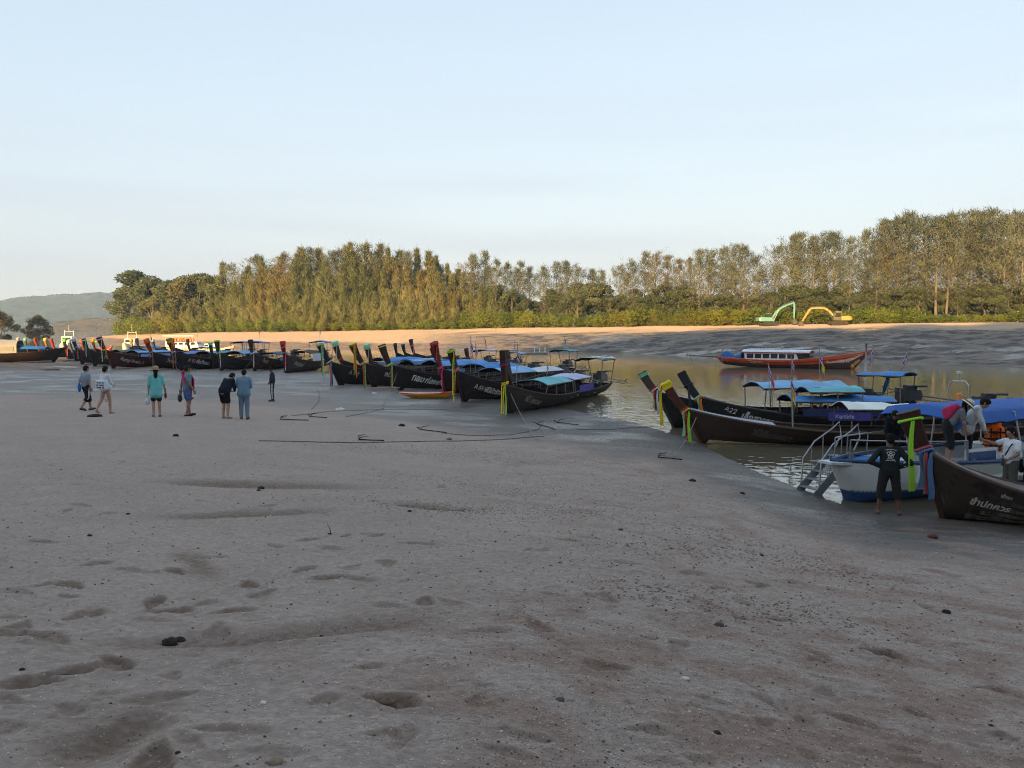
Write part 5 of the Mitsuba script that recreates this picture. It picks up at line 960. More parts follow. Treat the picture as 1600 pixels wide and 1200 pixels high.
# ---- excavators on the far sand
def excavator(label, px, Y, yaw, col, boom, stick, bucket, lo=(.03, .03, .03)):
    """boom: polyline in the machine's own plane (x forward, z up) to the elbow; stick: elbow to bucket pin"""
    key = thing('excavator', label, 'excavator', None); x = (px - 800) / FPX * Y; z = terrain_z(x, Y); M = frame([x, Y, z + .02], [math.cos(yaw), math.sin(yaw), 0])
    for s in (-1, 1):
        prof = [(-1.9, .38), (-1.6, .08), (1.6, .08), (1.9, .38), (1.6, .82), (-1.6, .82)]
        tk = part(key, 'track', moved(hull_pts([(a, s * 1.05 + b, c) for a, c in prof for b in (-.28, .28)]), M), (.045, .038, .03), 'mat_matte')
        part(tk, 'track_shoes', moved(cat(*[bx(a - .08, a + .08, s * 1.05 - .32, s * 1.05 + .32, c - .03, c + .03) for a in np.linspace(-1.5, 1.5, 10) for c in (.06, .85)]), M), (.06, .05, .04), 'mat_matte')
    part(key, 'undercarriage', moved(cat(bx(-.7, .7, -.8, .8, .35, .85), tube([[0, 0, .8], [0, 0, 1.02]], .62, 16)), M), (.05, .05, .05))
    bd = part(key, 'engine_house', moved(hull_pts([(a, b, c) for a, b, c in [(-2.25, -1.1, 1.02), (-2.25, 1.1, 1.02), (-2.25, -1.05, 1.75), (-2.25, 1.05, 1.75), (.9, -1.15, 1.02), (.9, 1.15, 1.02), (.2, -1.1, 1.85), (.2, 1.1, 1.85), (-2.0, -1.0, 1.95), (-2.0, 1.0, 1.95)]]), M), col, 'mat_paint', 30)
    part(bd, 'counterweight', moved(hull_pts([(-2.6, b, c) for b in (-1.0, 1.0) for c in (1.1, 1.7)] + [(-2.2, b, c) for b in (-1.17, 1.17) for c in (1.04, 1.85)]), M), np.array(col) * .8)
    part(bd, 'exhaust', moved(tube([[-1.5, .5, 1.9], [-1.5, .5, 2.35]], .07, 6), M), (.05, .05, .05))
    cbk = part(key, 'cab', moved(hull_pts([(-.45, .35, 1.05), (1.25, .35, 1.05), (-.45, 1.2, 1.05), (1.25, 1.2, 1.05), (-.35, .38, 2.75), (.75, .38, 2.75), (-.35, 1.15, 2.75), (.75, 1.15, 2.75), (1.2, .36, 1.9), (1.2, 1.18, 1.9)]), M), lo, 'mat_paint')
    part(cbk, 'side_window', moved(hull_pts([(a, 1.2 - .02 * k, c) for a, c, k in [(-.25, 1.7, 0), (.95, 1.7, 0), (-.22, 2.55, 1), (.72, 2.55, 1)]] + [(a, 1.215, c) for a, c in [(-.25, 1.7), (.95, 1.7)]]), M), None, 'mat_glass')
    part(cbk, 'roof', moved(bx(-.42, .82, .34, 1.2, 2.74, 2.82), M), col)
    def limb(pts, w0, w1, tk): 
        p = np.array([[a, -.05, c] for a, c in pts]); w = np.concatenate([[w0 * .6], np.linspace(w0, w1, len(p) - 1)]); d = unit(np.gradient(p, axis=0)); n = np.cross([0, 1.0, 0], d)
        R = np.stack([p + n * w[:, None] / 2 + [0, tk, 0], p - n * w[:, None] / 2 + [0, tk, 0], p - n * w[:, None] / 2 - [0, tk, 0], p + n * w[:, None] / 2 - [0, tk, 0], p + n * w[:, None] / 2 + [0, tk, 0]], 1)
        return cat(grid(R), tm(R[0, :4], [[0, 1, 2], [0, 2, 3]]), tm(R[-1, :4], [[0, 2, 1], [0, 3, 2]]))
    bk = part(key, 'boom', moved(limb(boom, .46, .30, .16), M), col); part(key, 'arm', moved(limb(stick, .38, .22, .13), M), col)
    m_ = boom[len(boom) // 2]
    part(bk, 'cylinder', moved(cat(tube([[.95, .28, 1.15], [m_[0] * .8, .28, m_[1] * .86]], .08, 6), tube([[.95, -.38, 1.15], [m_[0] * .8, -.38, m_[1] * .86]], .08, 6), tube([[m_[0], -.05, m_[1] + .4], [boom[-1][0] - .3, -.05, boom[-1][1] + .35]], .09, 6)), M), (.25, .24, .22), 'mat_metal')
    bx0, bz0 = stick[-1]; a = np.linspace(-.3, 2.7, 8); ang = bucket
    prof = [(bx0 + .75 * math.cos(ang + q) * (.5 + .5 * abs(math.sin(q))), bz0 - .15 + .75 * math.sin(ang + q) - .35) for q in a]
    part(key, 'bucket', moved(hull_pts([(p, s, c) for p, c in prof for s in (-.5, .42)] + [(bx0, s, bz0 + .1) for s in (-.3, .22)]), M), (.10, .085, .07), 'mat_matte')
    return key
excavator('pale green excavator with raised boom on the far sand, left of the yellow one', 1200, 184, .10, (.13, .31, .27), [(.6, 1.5), (1.6, 3.0), (2.6, 3.9), (4.0, 4.6), (5.6, 5.1)], [(5.5, 5.35), (5.75, 4.6), (5.75, 2.6), (5.75, 1.6)], 3.6)
excavator('yellow excavator reaching its arm down to the left on the far sand', 1308, 176, math.pi - .12, (.38, .235, .055), [(.6, 1.5), (1.7, 2.8), (2.8, 3.55), (4.2, 3.65), (5.6, 3.5)], [(5.3, 3.75), (5.9, 3.2), (6.9, 1.5), (7.3, .8)], 4.4, lo=(.10, .085, .05))
# ---------------------------------------------------------------- people
_SPH = icosphere(subdivisions=2).vertices
def ball(c, r, s=(1, 1, 1)): return np.asarray(c, float) + _SPH * np.asarray(s) * r
def bone(a, ra, b, rb): return m3.Manifold.hull_points(np.vstack([ball(a, ra), ball(b, rb)]))
def blob(*cr): return m3.Manifold.hull_points(np.vstack([ball(c, r, *s) for c, r, *s in cr]))
def fuse(ms, ref=.035, it=8):
    m = ms[0]
    for q in ms[1:]: m = m + q
    m = m.refine_to_length(ref).to_mesh(); t = trimesh.Trimesh(m.vert_properties[:, :3], m.tri_verts, process=True)
    trimesh.smoothing.filter_taubin(t, lamb=.5, nu=.52, iterations=it)
    return tm(t.vertices, t.faces)
def folds(m, a=.012, f=9.0):
    t = trimesh.Trimesh(m.vertices, m.faces, process=False); p = m.vertices * [f, f, f * .45]
    return tm(m.vertices + t.vertex_normals * (a * 2 * (meshkit.fbm(p, 3, 9) - .5))[:, None], m.faces)
REST = dict(pelvis=(0, 0, .93), waist=(0, 0, 1.08), chest=(0, 0, 1.29), neck=(-.005, 0, 1.455), head=(.025, 0, 1.60),
            hipL=(0, .085, .90), kneeL=(.02, .095, .49), ankL=(-.015, .10, .085), toeL=(.15, .12, .028), hipR=(0, -.085, .90), kneeR=(.02, -.095, .49), ankR=(-.015, -.10, .085), toeR=(.15, -.12, .028),
            shL=(-.005, .180, 1.39), elL=(-.03, .235, 1.12), wrL=(.04, .245, .88), shR=(-.005, -.180, 1.39), elR=(-.03, -.235, 1.12), wrR=(.04, -.245, .88))
def hand(w, e, side, curl=.5):
    """palm, four unequal fingers and a thumb leaving the palm's side"""
    w, e = np.array(w, float), np.array(e, float); d = unit(w - e); out = unit(np.cross(d, [1.0, 0, 0]) if abs(d[0]) < .9 else np.cross(d, [0, 0, 1.0])); out = out if True else out
    fr = np.cross(out, d); fr = fr * (1 if fr[0] >= 0 else -1); inn = np.cross(d, fr); inn = inn * (-1 if inn[1] * side > 0 else 1)
    k = w + d * .075; ms = [m3.Manifold.hull_points(np.vstack([ball(w, .022), ball(k + fr * .030, .014), ball(k - fr * .030, .013), ball(w + d * .02 + fr * .018, .018)]))]
    for f, (o, L) in enumerate(zip((.030, .011, -.010, -.030), (.070, .078, .072, .056))):
        a = k + fr * o; b = a + (d * math.cos(curl * .5) + inn * math.sin(curl * .5)) * L * .5; c = b + (d * math.cos(curl * 1.5) + inn * math.sin(curl * 1.5)) * L * .5
        ms += [bone(a, .010, b, .009), bone(b, .009, c, .0075)]
    a = w + d * .025 + fr * .024; b = a + unit(d * .5 + fr * .8 + inn * .25) * .038; c = b + unit(d * .9 + fr * .25 + inn * .4) * .032
    return ms + [bone(a, .014, b, .011), bone(b, .011, c, .009)]
SKINC = (.33, .19, .125)
def person(label, at, yaw, height=1.68, skin=SKINC, hair=(.012, .010, .009), pose=None, top=None, bottom=None, long_hair=0, girth=1.0, hat=None, shoes=None, extra=None, curl=.5, skirt=None, sleeves='short', trouser='long', flare=.0, stripe=None, zlift=0.0, fine=.035, group=None):
    J = {k: np.array(v, float) for k, v in REST.items()}
    for k, v in (pose or {}).items(): J[k] = np.array(v, float)
    s = height / 1.70; M = np.eye(4); c, n = math.cos(yaw), math.sin(yaw)
    M[:3, :3] = np.array([[c, -n, 0], [n, c, 0], [0, 0, 1]]) * s; M[:3, 3] = np.array(at) + [0, 0, zlift]
    g = girth; key = thing('person', label, 'person', group)
    sp = unit(J['chest'] - J['pelvis']); hd = unit(J['head'] - J['neck']); fw = unit(np.cross([0, 1.0, 0], hd)); fw = unit(fw)
    body = [blob((J['pelvis'] + [0, .06, 0], .105 * g), (J['pelvis'] - [0, .06, 0], .105 * g), (J['waist'], .105 * g, (1, 1.2, 1))), blob((J['waist'], .105 * g, (1, 1.2, 1)), (J['chest'] + [0, .07, 0], .105 * g), (J['chest'] - [0, .07, 0], .105 * g)),
            blob((J['chest'], .11 * g), (J['shL'] * .9 + J['neck'] * .1, .055), (J['shR'] * .9 + J['neck'] * .1, .055), (J['neck'] - sp * .04, .06)), bone(J['neck'] - sp * .03, .056, J['neck'] + hd * .07, .052)]
    h0 = J['head']
    body += [blob((h0 + hd * .025 - fw * .015, .092, (1, .84, 1)), (h0 - hd * .055 + fw * .045, .048, (1, .9, 1)), (h0 + fw * .05, .058, (1, .9, 1))),
             blob((h0 + fw * .098 - hd * .022, .011), (h0 + fw * .086 + hd * .02, .008)), blob((h0 + fw * .082 - hd * .058, .014, (1, 1.9, .6)), (h0 + fw * .07 - hd * .058, .016)), blob((h0 + fw * .075 - hd * .085, .020))]
    for e in (1, -1): body += [blob((h0 + np.array([0, e * .080, 0]) - fw * .005 + hd * .008, .020, (.9, .4, 1.3)), (h0 + np.array([0, e * .080, 0]) - hd * .015, .013, (.8, .5, 1)))]
    for S, e in (('L', 1), ('R', -1)):
        body += [bone(J['hip' + S], .088 * g, J['knee' + S], .056 * g), bone(J['knee' + S], .056 * g, J['ank' + S], .036), blob((J['knee' + S] * .65 + J['ank' + S] * .35 - [.018, 0, 0], .052 * g)), blob((J['ank' + S], .038), (J['ank' + S] + [-.035, 0, -.045], .034), (J['toe' + S] * .55 + J['ank' + S] * .45 - [0, 0, .035], .036)), bone(J['toe' + S] * .5 + J['ank' + S] * .5 - [0, 0, .035], .036, J['toe' + S], .026),
                 bone(J['sh' + S], .052 * g, J['el' + S], .040), bone(J['el' + S], .040, J['wr' + S], .027)] + hand(J['wr' + S], J['el' + S], e, curl)
    part(key, 'body', moved(fuse(body, fine, 6), M), skin, 'mat_skin', True)
    for e in (1, -1): part(key, 'eye', moved(tm(ball(h0 + fw * .082 + hd * .012 + np.array([0, e * .030, 0]), .011), icosphere(subdivisions=2).faces), M), (.03, .02, .02), 'mat_paint', True)
    # hair: cap, and a fall down the back
    cap = [blob((h0 + hd * .035 - fw * .022, .101, (1, .87, 1)), (h0 - fw * .055 - hd * .02, .070)), blob((h0 + hd * .085 + fw * .03, .05), (h0 + hd * .06 - fw * .02, .085))]
    if long_hair: cap += [blob((h0 - fw * .06, .075), (h0 - fw * .085 - np.array([0, 0, long_hair * .6]), .060), (h0 - fw * .075 - np.array([0, 0, long_hair]), .028))]
    part(key, 'hair', moved(fuse(cap, .04, 4), M), hair, 'mat_cloth', True)
    if top is not None:
        t = .020; ms = [blob((J['waist'] - sp * .10 + [0, .05, 0], .125 * g + flare), (J['waist'] - sp * .10 - [0, .05, 0], .125 * g + flare), (J['chest'] + [0, .07, 0], .122 * g), (J['chest'] - [0, .07, 0], .122 * g)), blob((J['chest'], .125 * g), (J['shL'], .068), (J['shR'], .068), (J['neck'] - sp * .045, .066))]
        if skirt: ms.append(blob((J['waist'] - sp * .05, .135 * g), (J['pelvis'] - [0, 0, skirt] + [0, .07, 0], .135 * g + flare), (J['pelvis'] - [0, 0, skirt] - [0, .07, 0], .135 * g + flare)))
        for S in 'LR':
            ms.append(bone(J['sh' + S], .066 * g, J['el' + S], .054 * g) if sleeves != 'short' else bone(J['sh' + S], .068 * g, J['sh' + S] * .35 + J['el' + S] * .65, .060 * g))
            if sleeves == 'long': ms.append(bone(J['el' + S], .054 * g, J['wr' + S] * .93 + J['el' + S] * .07, .040))
        part(key, 'shirt', moved(folds(fuse(ms, fine, 4)), M), top, 'mat_cloth', True, var=.25, freq=6)
    if bottom is not None:
        ms = [blob((J['pelvis'] + [0, .06, .06], .118 * g), (J['pelvis'] - [0, .06, -.06], .118 * g), (J['hipL'], .105 * g), (J['hipR'], .105 * g))]
        for S in 'LR':
            kn, an = J['knee' + S], J['ank' + S]
            if trouser == 'brief': continue
            if trouser == 'shorts': ms.append(bone(J['hip' + S], .108 * g, J['hip' + S] * .30 + kn * .70, .092 * g))
            elif trouser == 'knee': ms += [bone(J['hip' + S], .106 * g, kn, .082 * g), bone(kn, .082 * g, kn * .75 + an * .25, .080 * g)]
            else: ms += [bone(J['hip' + S], .104 * g, kn, .076 * g), bone(kn, .076 * g, an + [0, 0, .02], .062)]
        part(key, 'trousers' if trouser == 'long' else 'shorts', moved(folds(fuse(ms, fine, 4)), M), bottom, 'mat_cloth', True, var=.2, freq=6)
        if stripe is not None:
            for S, e in (('L', 1), ('R', -1)):
                a, b, c2 = J['hip' + S] + [0, e * .108, 0], J['knee' + S] + [0, e * .086, 0], J['ank' + S] + [0, e * .064, .04]
                if trouser == 'knee': c2 = b * .8 + c2 * .2
                part(key, 'trouser_stripe', moved(strip([a, b, c2], [1, 0, 0], .055, .012), M), stripe, 'mat_cloth')
    if shoes is not None:
        for S in 'LR': part(key, 'shoe', moved(fuse([blob((J['ank' + S] + [-.045, 0, -.06], .040), (J['toe' + S] + [.02, 0, .004], .034), (J['toe' + S] * .5 + J['ank' + S] * .5 - [0, 0, .02], .045))], .04, 2), M), shoes, 'mat_matte', True)
    if hat is not None:
        a = np.linspace(0, 2 * np.pi, 19); rr = np.array([0, .055, .095, .10, .105, .155, .20]); zz = np.array([.13, .125, .09, .05, .02, .005, -.02])
        o = h0 + hd * .045; e1, e2 = fw, np.cross(hd, fw)
        V = np.stack([[o + e1 * r * math.cos(q) + e2 * r * math.sin(q) + hd * z for q in a] for r, z in zip(rr, zz)])
        part(key, 'hat', moved(slab(V, .008), M), hat, 'mat_cloth', 40); part(key, 'hat_band', moved(tube([o + e1 * .108 * math.cos(q) + e2 * .108 * math.sin(q) + hd * .035 for q in a], .014, 5, False), M), np.array(hat) * .25, 'mat_cloth')
    return key, M, J
def sack(name, label, catg, M, top_, w, d, hgt_, col, handle=True, mat='mat_cloth', squash=.75, group=None):
    """soft bag hanging from a point (in the carrier's frame)"""
    t = np.array(top_, float); ms = [blob((t - [0, 0, .10 + hgt_ * .25], .05, (d / .1, w / .1 * squash, 1)), (t - [0, 0, hgt_ * .75], .06, (d / .1, w / .1, 1)), (t - [0, 0, hgt_ * .95], .04, (d / .1, w / .1 * .9, 1)))]
    k = thing(name, label, catg, group); part(k, 'pouch', moved(fuse(ms, .04, 3), M), col, mat, True, var=.25, freq=12)
    if handle:
        for s in (-1, 1): part(k, 'handle', moved(tube([t - [0, -s * w * .3, .16 + hgt_ * .15], t + [0, s * .015, -.02], t + [0, s * .015, .01], t - [0, s * w * .3, .16 + hgt_ * .15]], .008, 5), M), np.array(col) * .8, 'mat_cloth')
    return k
def azi(px): return math.atan2((px - 800) / FPX, 1.0)
def away(px): return math.pi / 2 - azi(px)       # yaw of someone who looks straight away from the camera
WALK = dict(kneeL=(.14, .09, .50), ankL=(.20, .09, .10), toeL=(.36, .10, .05), kneeR=(-.02, -.09, .50), ankR=(-.26, -.09, .16), toeR=(-.13, -.10, .04))
def feet(px, py): return on_ground(px, py, .7)
q = feet(136, 642)
k, M, J = person('man in grey-blue shirt and black knee trousers walking right with a blue bag', q, away(136) - 1.05, 1.68, top=(.23, .27, .34), bottom=(.014, .014, .018), trouser='knee', stripe=(.55, .55, .55), girth=1.12, pose={**WALK, 'elL': (-.06, .24, 1.12), 'wrL': (.10, .24, .94)}, shoes=(.03, .03, .03))
part(k, 'collar', moved(tube([[.05 * math.cos(a) + 0, .085 * math.sin(a), 1.44 + .02 * math.cos(a)] for a in np.linspace(0, 6.28, 13)], .022, 5, False), M), (.45, .16, .14), 'mat_cloth')
sack('shoulder_bag', 'blue cloth bag hanging on the back of the man walking at the left', 'bag', M, (-.22, .08, 1.24), .15, .09, .50, (.02, .13, .42))
q = feet(166, 646)
k, M, J = person('barelegged woman with a white towel round her shoulders, second from the left', q, away(166) - .9, 1.66, skin=(.42, .24, .17), top=(.60, .62, .66), bottom=(.40, .12, .09), trouser='brief', flare=.05, girth=1.05, pose={'kneeL': (-.10, .10, .50), 'ankL': (-.30, .12, .17), 'toeL': (-.19, .13, .05), 'kneeR': (.10, -.09, .49), 'ankR': (.10, -.10, .085), 'toeR': (.26, -.11, .03), 'elR': (.05, -.22, 1.14), 'wrR': (.22, -.14, 1.05), 'elL': (.02, .24, 1.15), 'wrL': (.15, .22, .98)}, sleeves='long')
sack('carrier_bag', 'white plastic carrier bag hanging from the towelled woman', 'bag', M, (.22, .28, .86), .21, .12, .46, (.66, .66, .70))
bk = thing('tote_bag', 'white printed tote bag at the hip of the towelled woman', 'bag'); part(bk, 'panel', moved(fuse([blob(*[((-.19 + a, b, c), .03) for a in (0, .10) for b in (-.22, .22) for c in (.93, 1.20)])], .06, 2), M), (.60, .66, .72), 'mat_cloth', True)
for i in range(9): part(bk, 'print', moved(bx(-.236, -.228, -.20 + .14 * (i % 3), -.20 + .14 * (i % 3) + .08 + .03 * (i % 2), .95 + .085 * (i // 3), .99 + .085 * (i // 3)), M), (.05, .08, .12), 'mat_matte')
part(bk, 'strap', moved(tube([[-.15, -.15, 1.2], [-.05, -.17, 1.46], [.04, -.12, 1.2]], .012, 5), M), (.5, .52, .55), 'mat_cloth')
q = feet(245, 651)
k, M, J = person('woman in turquoise tunic and straw hat with long black hair, seen from behind', q, away(245), 1.62, skin=(.40, .24, .17), top=(.15, .47, .46), bottom=(.015, .015, .018), trouser='shorts', skirt=.14, flare=.025, long_hair=.48, hat=(.46, .36, .20), shoes=(.04, .03, .03), sleeves='elbow', pose={'elR': (-.02, -.25, 1.14), 'wrR': (.02, -.28, .92)})
sack('carrier_bag', 'small clear plastic bag in the left hand of the woman in turquoise', 'bag', M, (.04, .29, .82), .16, .10, .38, (.60, .62, .64))
sack('handbag', 'brown handbag at the right hand of the woman in turquoise', 'bag', M, (.04, -.30, .98), .08, .10, .34, (.12, .05, .03))
q = feet(294, 650)
k, M, J = person('man in patterned shorts with a crimson towel over his shoulders, carrying a dark bag', q, away(294) - 1.15, 1.70, skin=(.30, .17, .11), top=(.15, .24, .28), bottom=(.08, .13, .30), trouser='shorts', shoes=(.02, .02, .02), girth=1.06, hair=(.03, .02, .018), pose={'kneeL': (.05, .10, .49), 'ankL': (.10, .10, .085), 'toeL': (.27, .11, .03), 'ankR': (-.10, -.10, .085), 'toeR': (.06, -.12, .03), 'elL': (-.08, .26, 1.12), 'wrL': (-.10, .28, .88), 'wrR': (.10, -.25, .88)})
for e in (1, -1): part(k, 'towel', moved(strip([[-.02, e * .05, 1.47], [.07, e * .12, 1.42], [.15, e * .13, 1.25], [.15, e * .14, 1.02 if e > 0 else .90]], [0, 1, 0], .17, .035), M), (.50, .03, .11), 'mat_cloth', 30)
part(k, 'towel', moved(strip([[-.03, .16, 1.46], [-.145, .13, 1.40], [-.165, .02, 1.33], [-.16, -.12, 1.24], [-.13, -.19, 1.08]], [0, .3, 1], .19, .03), M), (.50, .03, .11), 'mat_cloth', 30)
for i in range(8): part(k, 'shorts_print', moved(tm(ball((.02 + .075 * math.cos(i * 2.4), .17 * (1 if i % 2 else -1) + .02 * math.sin(i), .62 + .035 * i), .035, (1, .7, 1)), icosphere(subdivisions=2).faces), M), [(.5, .06, .06), (.6, .55, .52)][i % 2], 'mat_cloth', True)
sack('shoulder_bag', 'dark grey bag held low by the man with the crimson towel', 'bag', M, (-.12, .34, .88), .20, .12, .40, (.045, .055, .06))
BEND = {'pelvis': (-.06, 0, .91), 'hipL': (-.05, .085, .89), 'hipR': (-.05, -.085, .89), 'waist': (.02, 0, 1.05), 'chest': (.14, 0, 1.22), 'neck': (.25, 0, 1.34), 'head': (.34, 0, 1.42), 'shL': (.19, .17, 1.30), 'shR': (.19, -.17, 1.30), 'elL': (.20, .22, 1.04), 'wrL': (.34, .10, .94), 'elR': (.20, -.22, 1.04), 'wrR': (.34, -.10, .94)}
q = feet(353, 654)
person('barelegged woman in a navy jacket and black shorts bending forward', q, away(353) - .75, 1.66, skin=(.42, .25, .18), top=(.013, .017, .028), bottom=(.010, .010, .012), trouser='shorts', sleeves='long', flare=.03, girth=1.10, pose=BEND, hair=(.03, .018, .012))
q = feet(382, 655)
person('person in pale blue denim shirt and jeans, seen from behind with head bowed', q, away(382) - .2, 1.66, top=(.14, .24, .34), bottom=(.15, .21, .30), sleeves='elbow', flare=.02, skirt=.05, girth=1.08, pose={'head': (.07, 0, 1.575), 'elL': (.05, .23, 1.12), 'wrL': (.22, .12, 1.0), 'elR': (.05, -.23, 1.12), 'wrR': (.22, -.12, 1.0)}, shoes=(.05, .045, .04))
q = feet(426, 627)
person('man in dark jacket and white-striped track trousers standing apart near the bows', q, away(426) + 1.5, 1.74, skin=(.20, .115, .08), top=(.035, .033, .045), bottom=(.02, .022, .05), stripe=(.6, .6, .6), sleeves='long', flare=.015, shoes=(.03, .03, .03), pose={'head': (.06, 0, 1.58), 'wrL': (.10, .22, .95), 'wrR': (.10, -.22, .95)})
q = feet(1388, 803)
k, M, J = person('barefoot man in a dark long-sleeved shirt with a white emblem, hands on hips', q, away(1388) + .1, 1.70, skin=(.13, .07, .048), top=(.020, .026, .030), bottom=(.022, .022, .024), trouser='knee', sleeves='long', girth=1.07, fine=.025, hair=(.008, .007, .007), curl=.8,
    pose={'hipL': (0, .10, .90), 'hipR': (0, -.10, .90), 'kneeL': (.02, .16, .49), 'ankL': (0, .20, .085), 'toeL': (.15, .24, .028), 'kneeR': (.02, -.16, .49), 'ankR': (0, -.20, .085), 'toeR': (.15, -.26, .028), 'elL': (-.12, .40, 1.14), 'wrL': (.03, .19, 1.02), 'elR': (-.12, -.40, 1.14), 'wrR': (.03, -.19, 1.02)})
for cx_, cz_, r_0 in [(0, 1.30, .030), (.045, 1.335, .030), (-.045, 1.335, .030), (.028, 1.27, .026), (-.028, 1.27, .026), (0, 1.36, .024)]:
    part(k, 'emblem', moved(tube([[-.142, cx_ + r_0 * math.cos(a), cz_ + r_0 * math.sin(a)] for a in np.linspace(0, 6.28, 11)], .006, 4, False), M), (.62, .64, .62), 'mat_matte')
for z_, w_ in ((1.405, .11), (1.205, .07), (1.175, .10)): part(k, 'emblem', moved(tube([[-.135 - .008 * (z_ < 1.3), a, z_ + .012 * math.cos(a * 20)] for a in np.linspace(-w_, w_, 7)], .006, 4), M), (.55, .57, .55), 'mat_matte')
cp_ = thing('cap', 'white cap held at the right hip of the man with the emblem shirt', 'cap'); part(cp_, 'crown', moved(fuse([blob(((-.02, -.33, 1.12), .07, (1, 1, .75)), ((-.02, -.33, 1.09), .075, (1, 1, .4)))], .03, 2), M), (.62, .65, .66), 'mat_cloth', True); part(cp_, 'peak', moved(hull_pts([(-.10, -.40, 1.07), (-.10, -.27, 1.07), (.02, -.42, 1.075), (.02, -.25, 1.075), (-.10, -.40, 1.06), (-.10, -.27, 1.06)]), M), (.6, .63, .64), 'mat_cloth')
# aboard the speedboat (standing on its floor) and in the nearest longtail
def aboard(px, py, z): return G(px, py, z)
PEER = {'pelvis': (-.05, 0, .91), 'hipL': (-.05, .085, .89), 'hipR': (-.05, -.085, .89), 'waist': (.04, 0, 1.04), 'chest': (.18, 0, 1.20), 'neck': (.29, 0, 1.31), 'head': (.37, 0, 1.40), 'shL': (.22, .17, 1.27), 'shR': (.22, -.17, 1.27), 'elL': (.26, .21, 1.00), 'wrL': (.34, .14, .78), 'elR': (.26, -.21, 1.00), 'wrR': (.34, -.14, .78)}
q = aboard(1482, 722, .90)
k, M, J = person('woman in a pale sun hat with a crimson backpack leaning forward on the speedboat', q, -.25, 1.62, skin=(.36, .21, .15), top=(.16, .17, .18), bottom=(.02, .022, .028), trouser='knee', pose=PEER, long_hair=.42, hat=(.62, .56, .44), girth=1.02)
bp = thing('backpack', 'crimson backpack on the woman in the pale sun hat', 'backpack'); part(bp, 'pack', moved(fuse([blob(((-.06, .09, 1.12), .08), ((-.06, -.09, 1.12), .08), ((.10, .09, 1.36), .08), ((.10, -.09, 1.36), .08), ((-.12, 0, 1.26), .07))], .04, 3), M), (.42, .03, .09), 'mat_cloth', True)
for e in (1, -1): part(bp, 'strap', moved(tube([[.10, e * .11, 1.38], [.27, e * .13, 1.35], [.26, e * .14, 1.18], [.02, e * .13, 1.04]], .020, 5), M), (.25, .05, .08), 'mat_cloth')
q = aboard(1512, 719, .90)
k, M, J = person('black-haired woman in loose white shirt bending over beside the one in the sun hat', q, -.55, 1.62, skin=(.36, .21, .15), top=(.50, .50, .52), bottom=(.015, .015, .018), sleeves='long', skirt=.12, flare=.05, pose={**PEER, 'chest': (.14, 0, 1.22), 'neck': (.23, 0, 1.35), 'head': (.33, 0, 1.43), 'shL': (.17, .17, 1.30), 'shR': (.17, -.17, 1.30)}, long_hair=.12)
q = aboard(1396, 728, .50)
person('figure in black bending in the shade of the blue canopy near the bow rail', q, -2.0, 1.62, skin=(.14, .08, .055), top=(.012, .012, .014), bottom=(.014, .014, .016), pose=PEER, sleeves='long', long_hair=.25)
q = aboard(1424, 726, .50)
person('person in maroon top and pale shorts standing behind the neon-sashed prow', q, 2.2, 1.64, skin=(.30, .17, .12), top=(.11, .035, .035), bottom=(.42, .45, .52), trouser='shorts')
q = aboard(1577, 788, .12)
k, M, J = person('man in a white T-shirt with a black shoulder bag standing in the nearest longtail', q, math.pi + .15, 1.70, skin=(.28, .16, .11), top=(.62, .64, .68), bottom=(.10, .095, .08), fine=.025, pose={'elR': (.22, -.26, 1.32), 'wrR': (.44, -.30, 1.40), 'elL': (.05, .26, 1.16), 'wrL': (.28, .24, 1.04)}, hair=(.012, .010, .009))
sack('shoulder_bag', 'black bag slung behind the man in the white T-shirt', 'bag', M, (-.24, .02, 1.18), .14, .09, .46, (.015, .016, .02), handle=False); labels_key = None
part(k, 'bag_strap', moved(tube([[-.16, .02, 1.12], [-.10, .12, 1.44], [.10, .13, 1.36], [.14, -.02, 1.10]], .016, 5), M), (.02, .02, .025), 'mat_cloth')
bt = thing('bottle', 'dark bottle in the hand of the man in the white T-shirt', 'bottle'); o = np.array([.40, .24, 1.0])
part(bt, 'bottle_body', moved(tube([o - [0, 0, .08], o + [0, 0, .06], o + [0, 0, .10], o + [0, 0, .15]], [.032, .032, .014, .013], 8), M), (.03, .06, .09), 'mat_gloss'); part(bt, 'bottle_cap', moved(tube([o + [0, 0, .15], o + [0, 0, .17]], .016, 8), M), (.6, .6, .6))
q = aboard(1606, 790, .12)
person('person in a pale green shirt at the very right edge, behind the man in white', q, math.pi - .3, 1.60, skin=(.28, .16, .11), top=(.28, .42, .38), bottom=(.05, .05, .06))
q = on_ground(641, 530, 1.2)
person('tiny figure in rust-red walking alone on the sunlit sand across the creek', q, 2.4, 1.7, top=(.22, .07, .04), bottom=(.12, .05, .03), pose=WALK)
# life jackets: the orange one hung under the canopy, the red ones along the black longtail
def vest(label, M, col, sc=1.0, group=None):
    k = thing('life_jacket', label, 'life jacket', group)
    A = np.diag([sc, sc, sc, 1.0]); M = M @ A
    part(k, 'shell', moved(fuse([blob(((.03, .11, .0), .075), ((.03, .13, .46), .07), ((.03, .20, .12), .05)), blob(((.03, -.11, .0), .075), ((.03, -.13, .46), .07), ((.03, -.20, .12), .05)), blob(((-.05, .12, 0), .06), ((-.05, -.12, 0), .06), ((-.05, .10, .58), .055), ((-.05, -.10, .58), .055), ((-.07, 0, .66), .05))], .04, 3), M), col, 'mat_cloth', True)
    for z in (.06, .22, .38): part(k, 'belt', moved(bx(-.125, .115, -.235, .235, z, z + .03), M), (.02, .02, .02), 'mat_cloth')
    for y in (-.1, .1): part(k, 'belt', moved(bx(.07, .118, y - .012, y + .012, -.05, .5), M), (.02, .02, .02), 'mat_cloth')
    return k
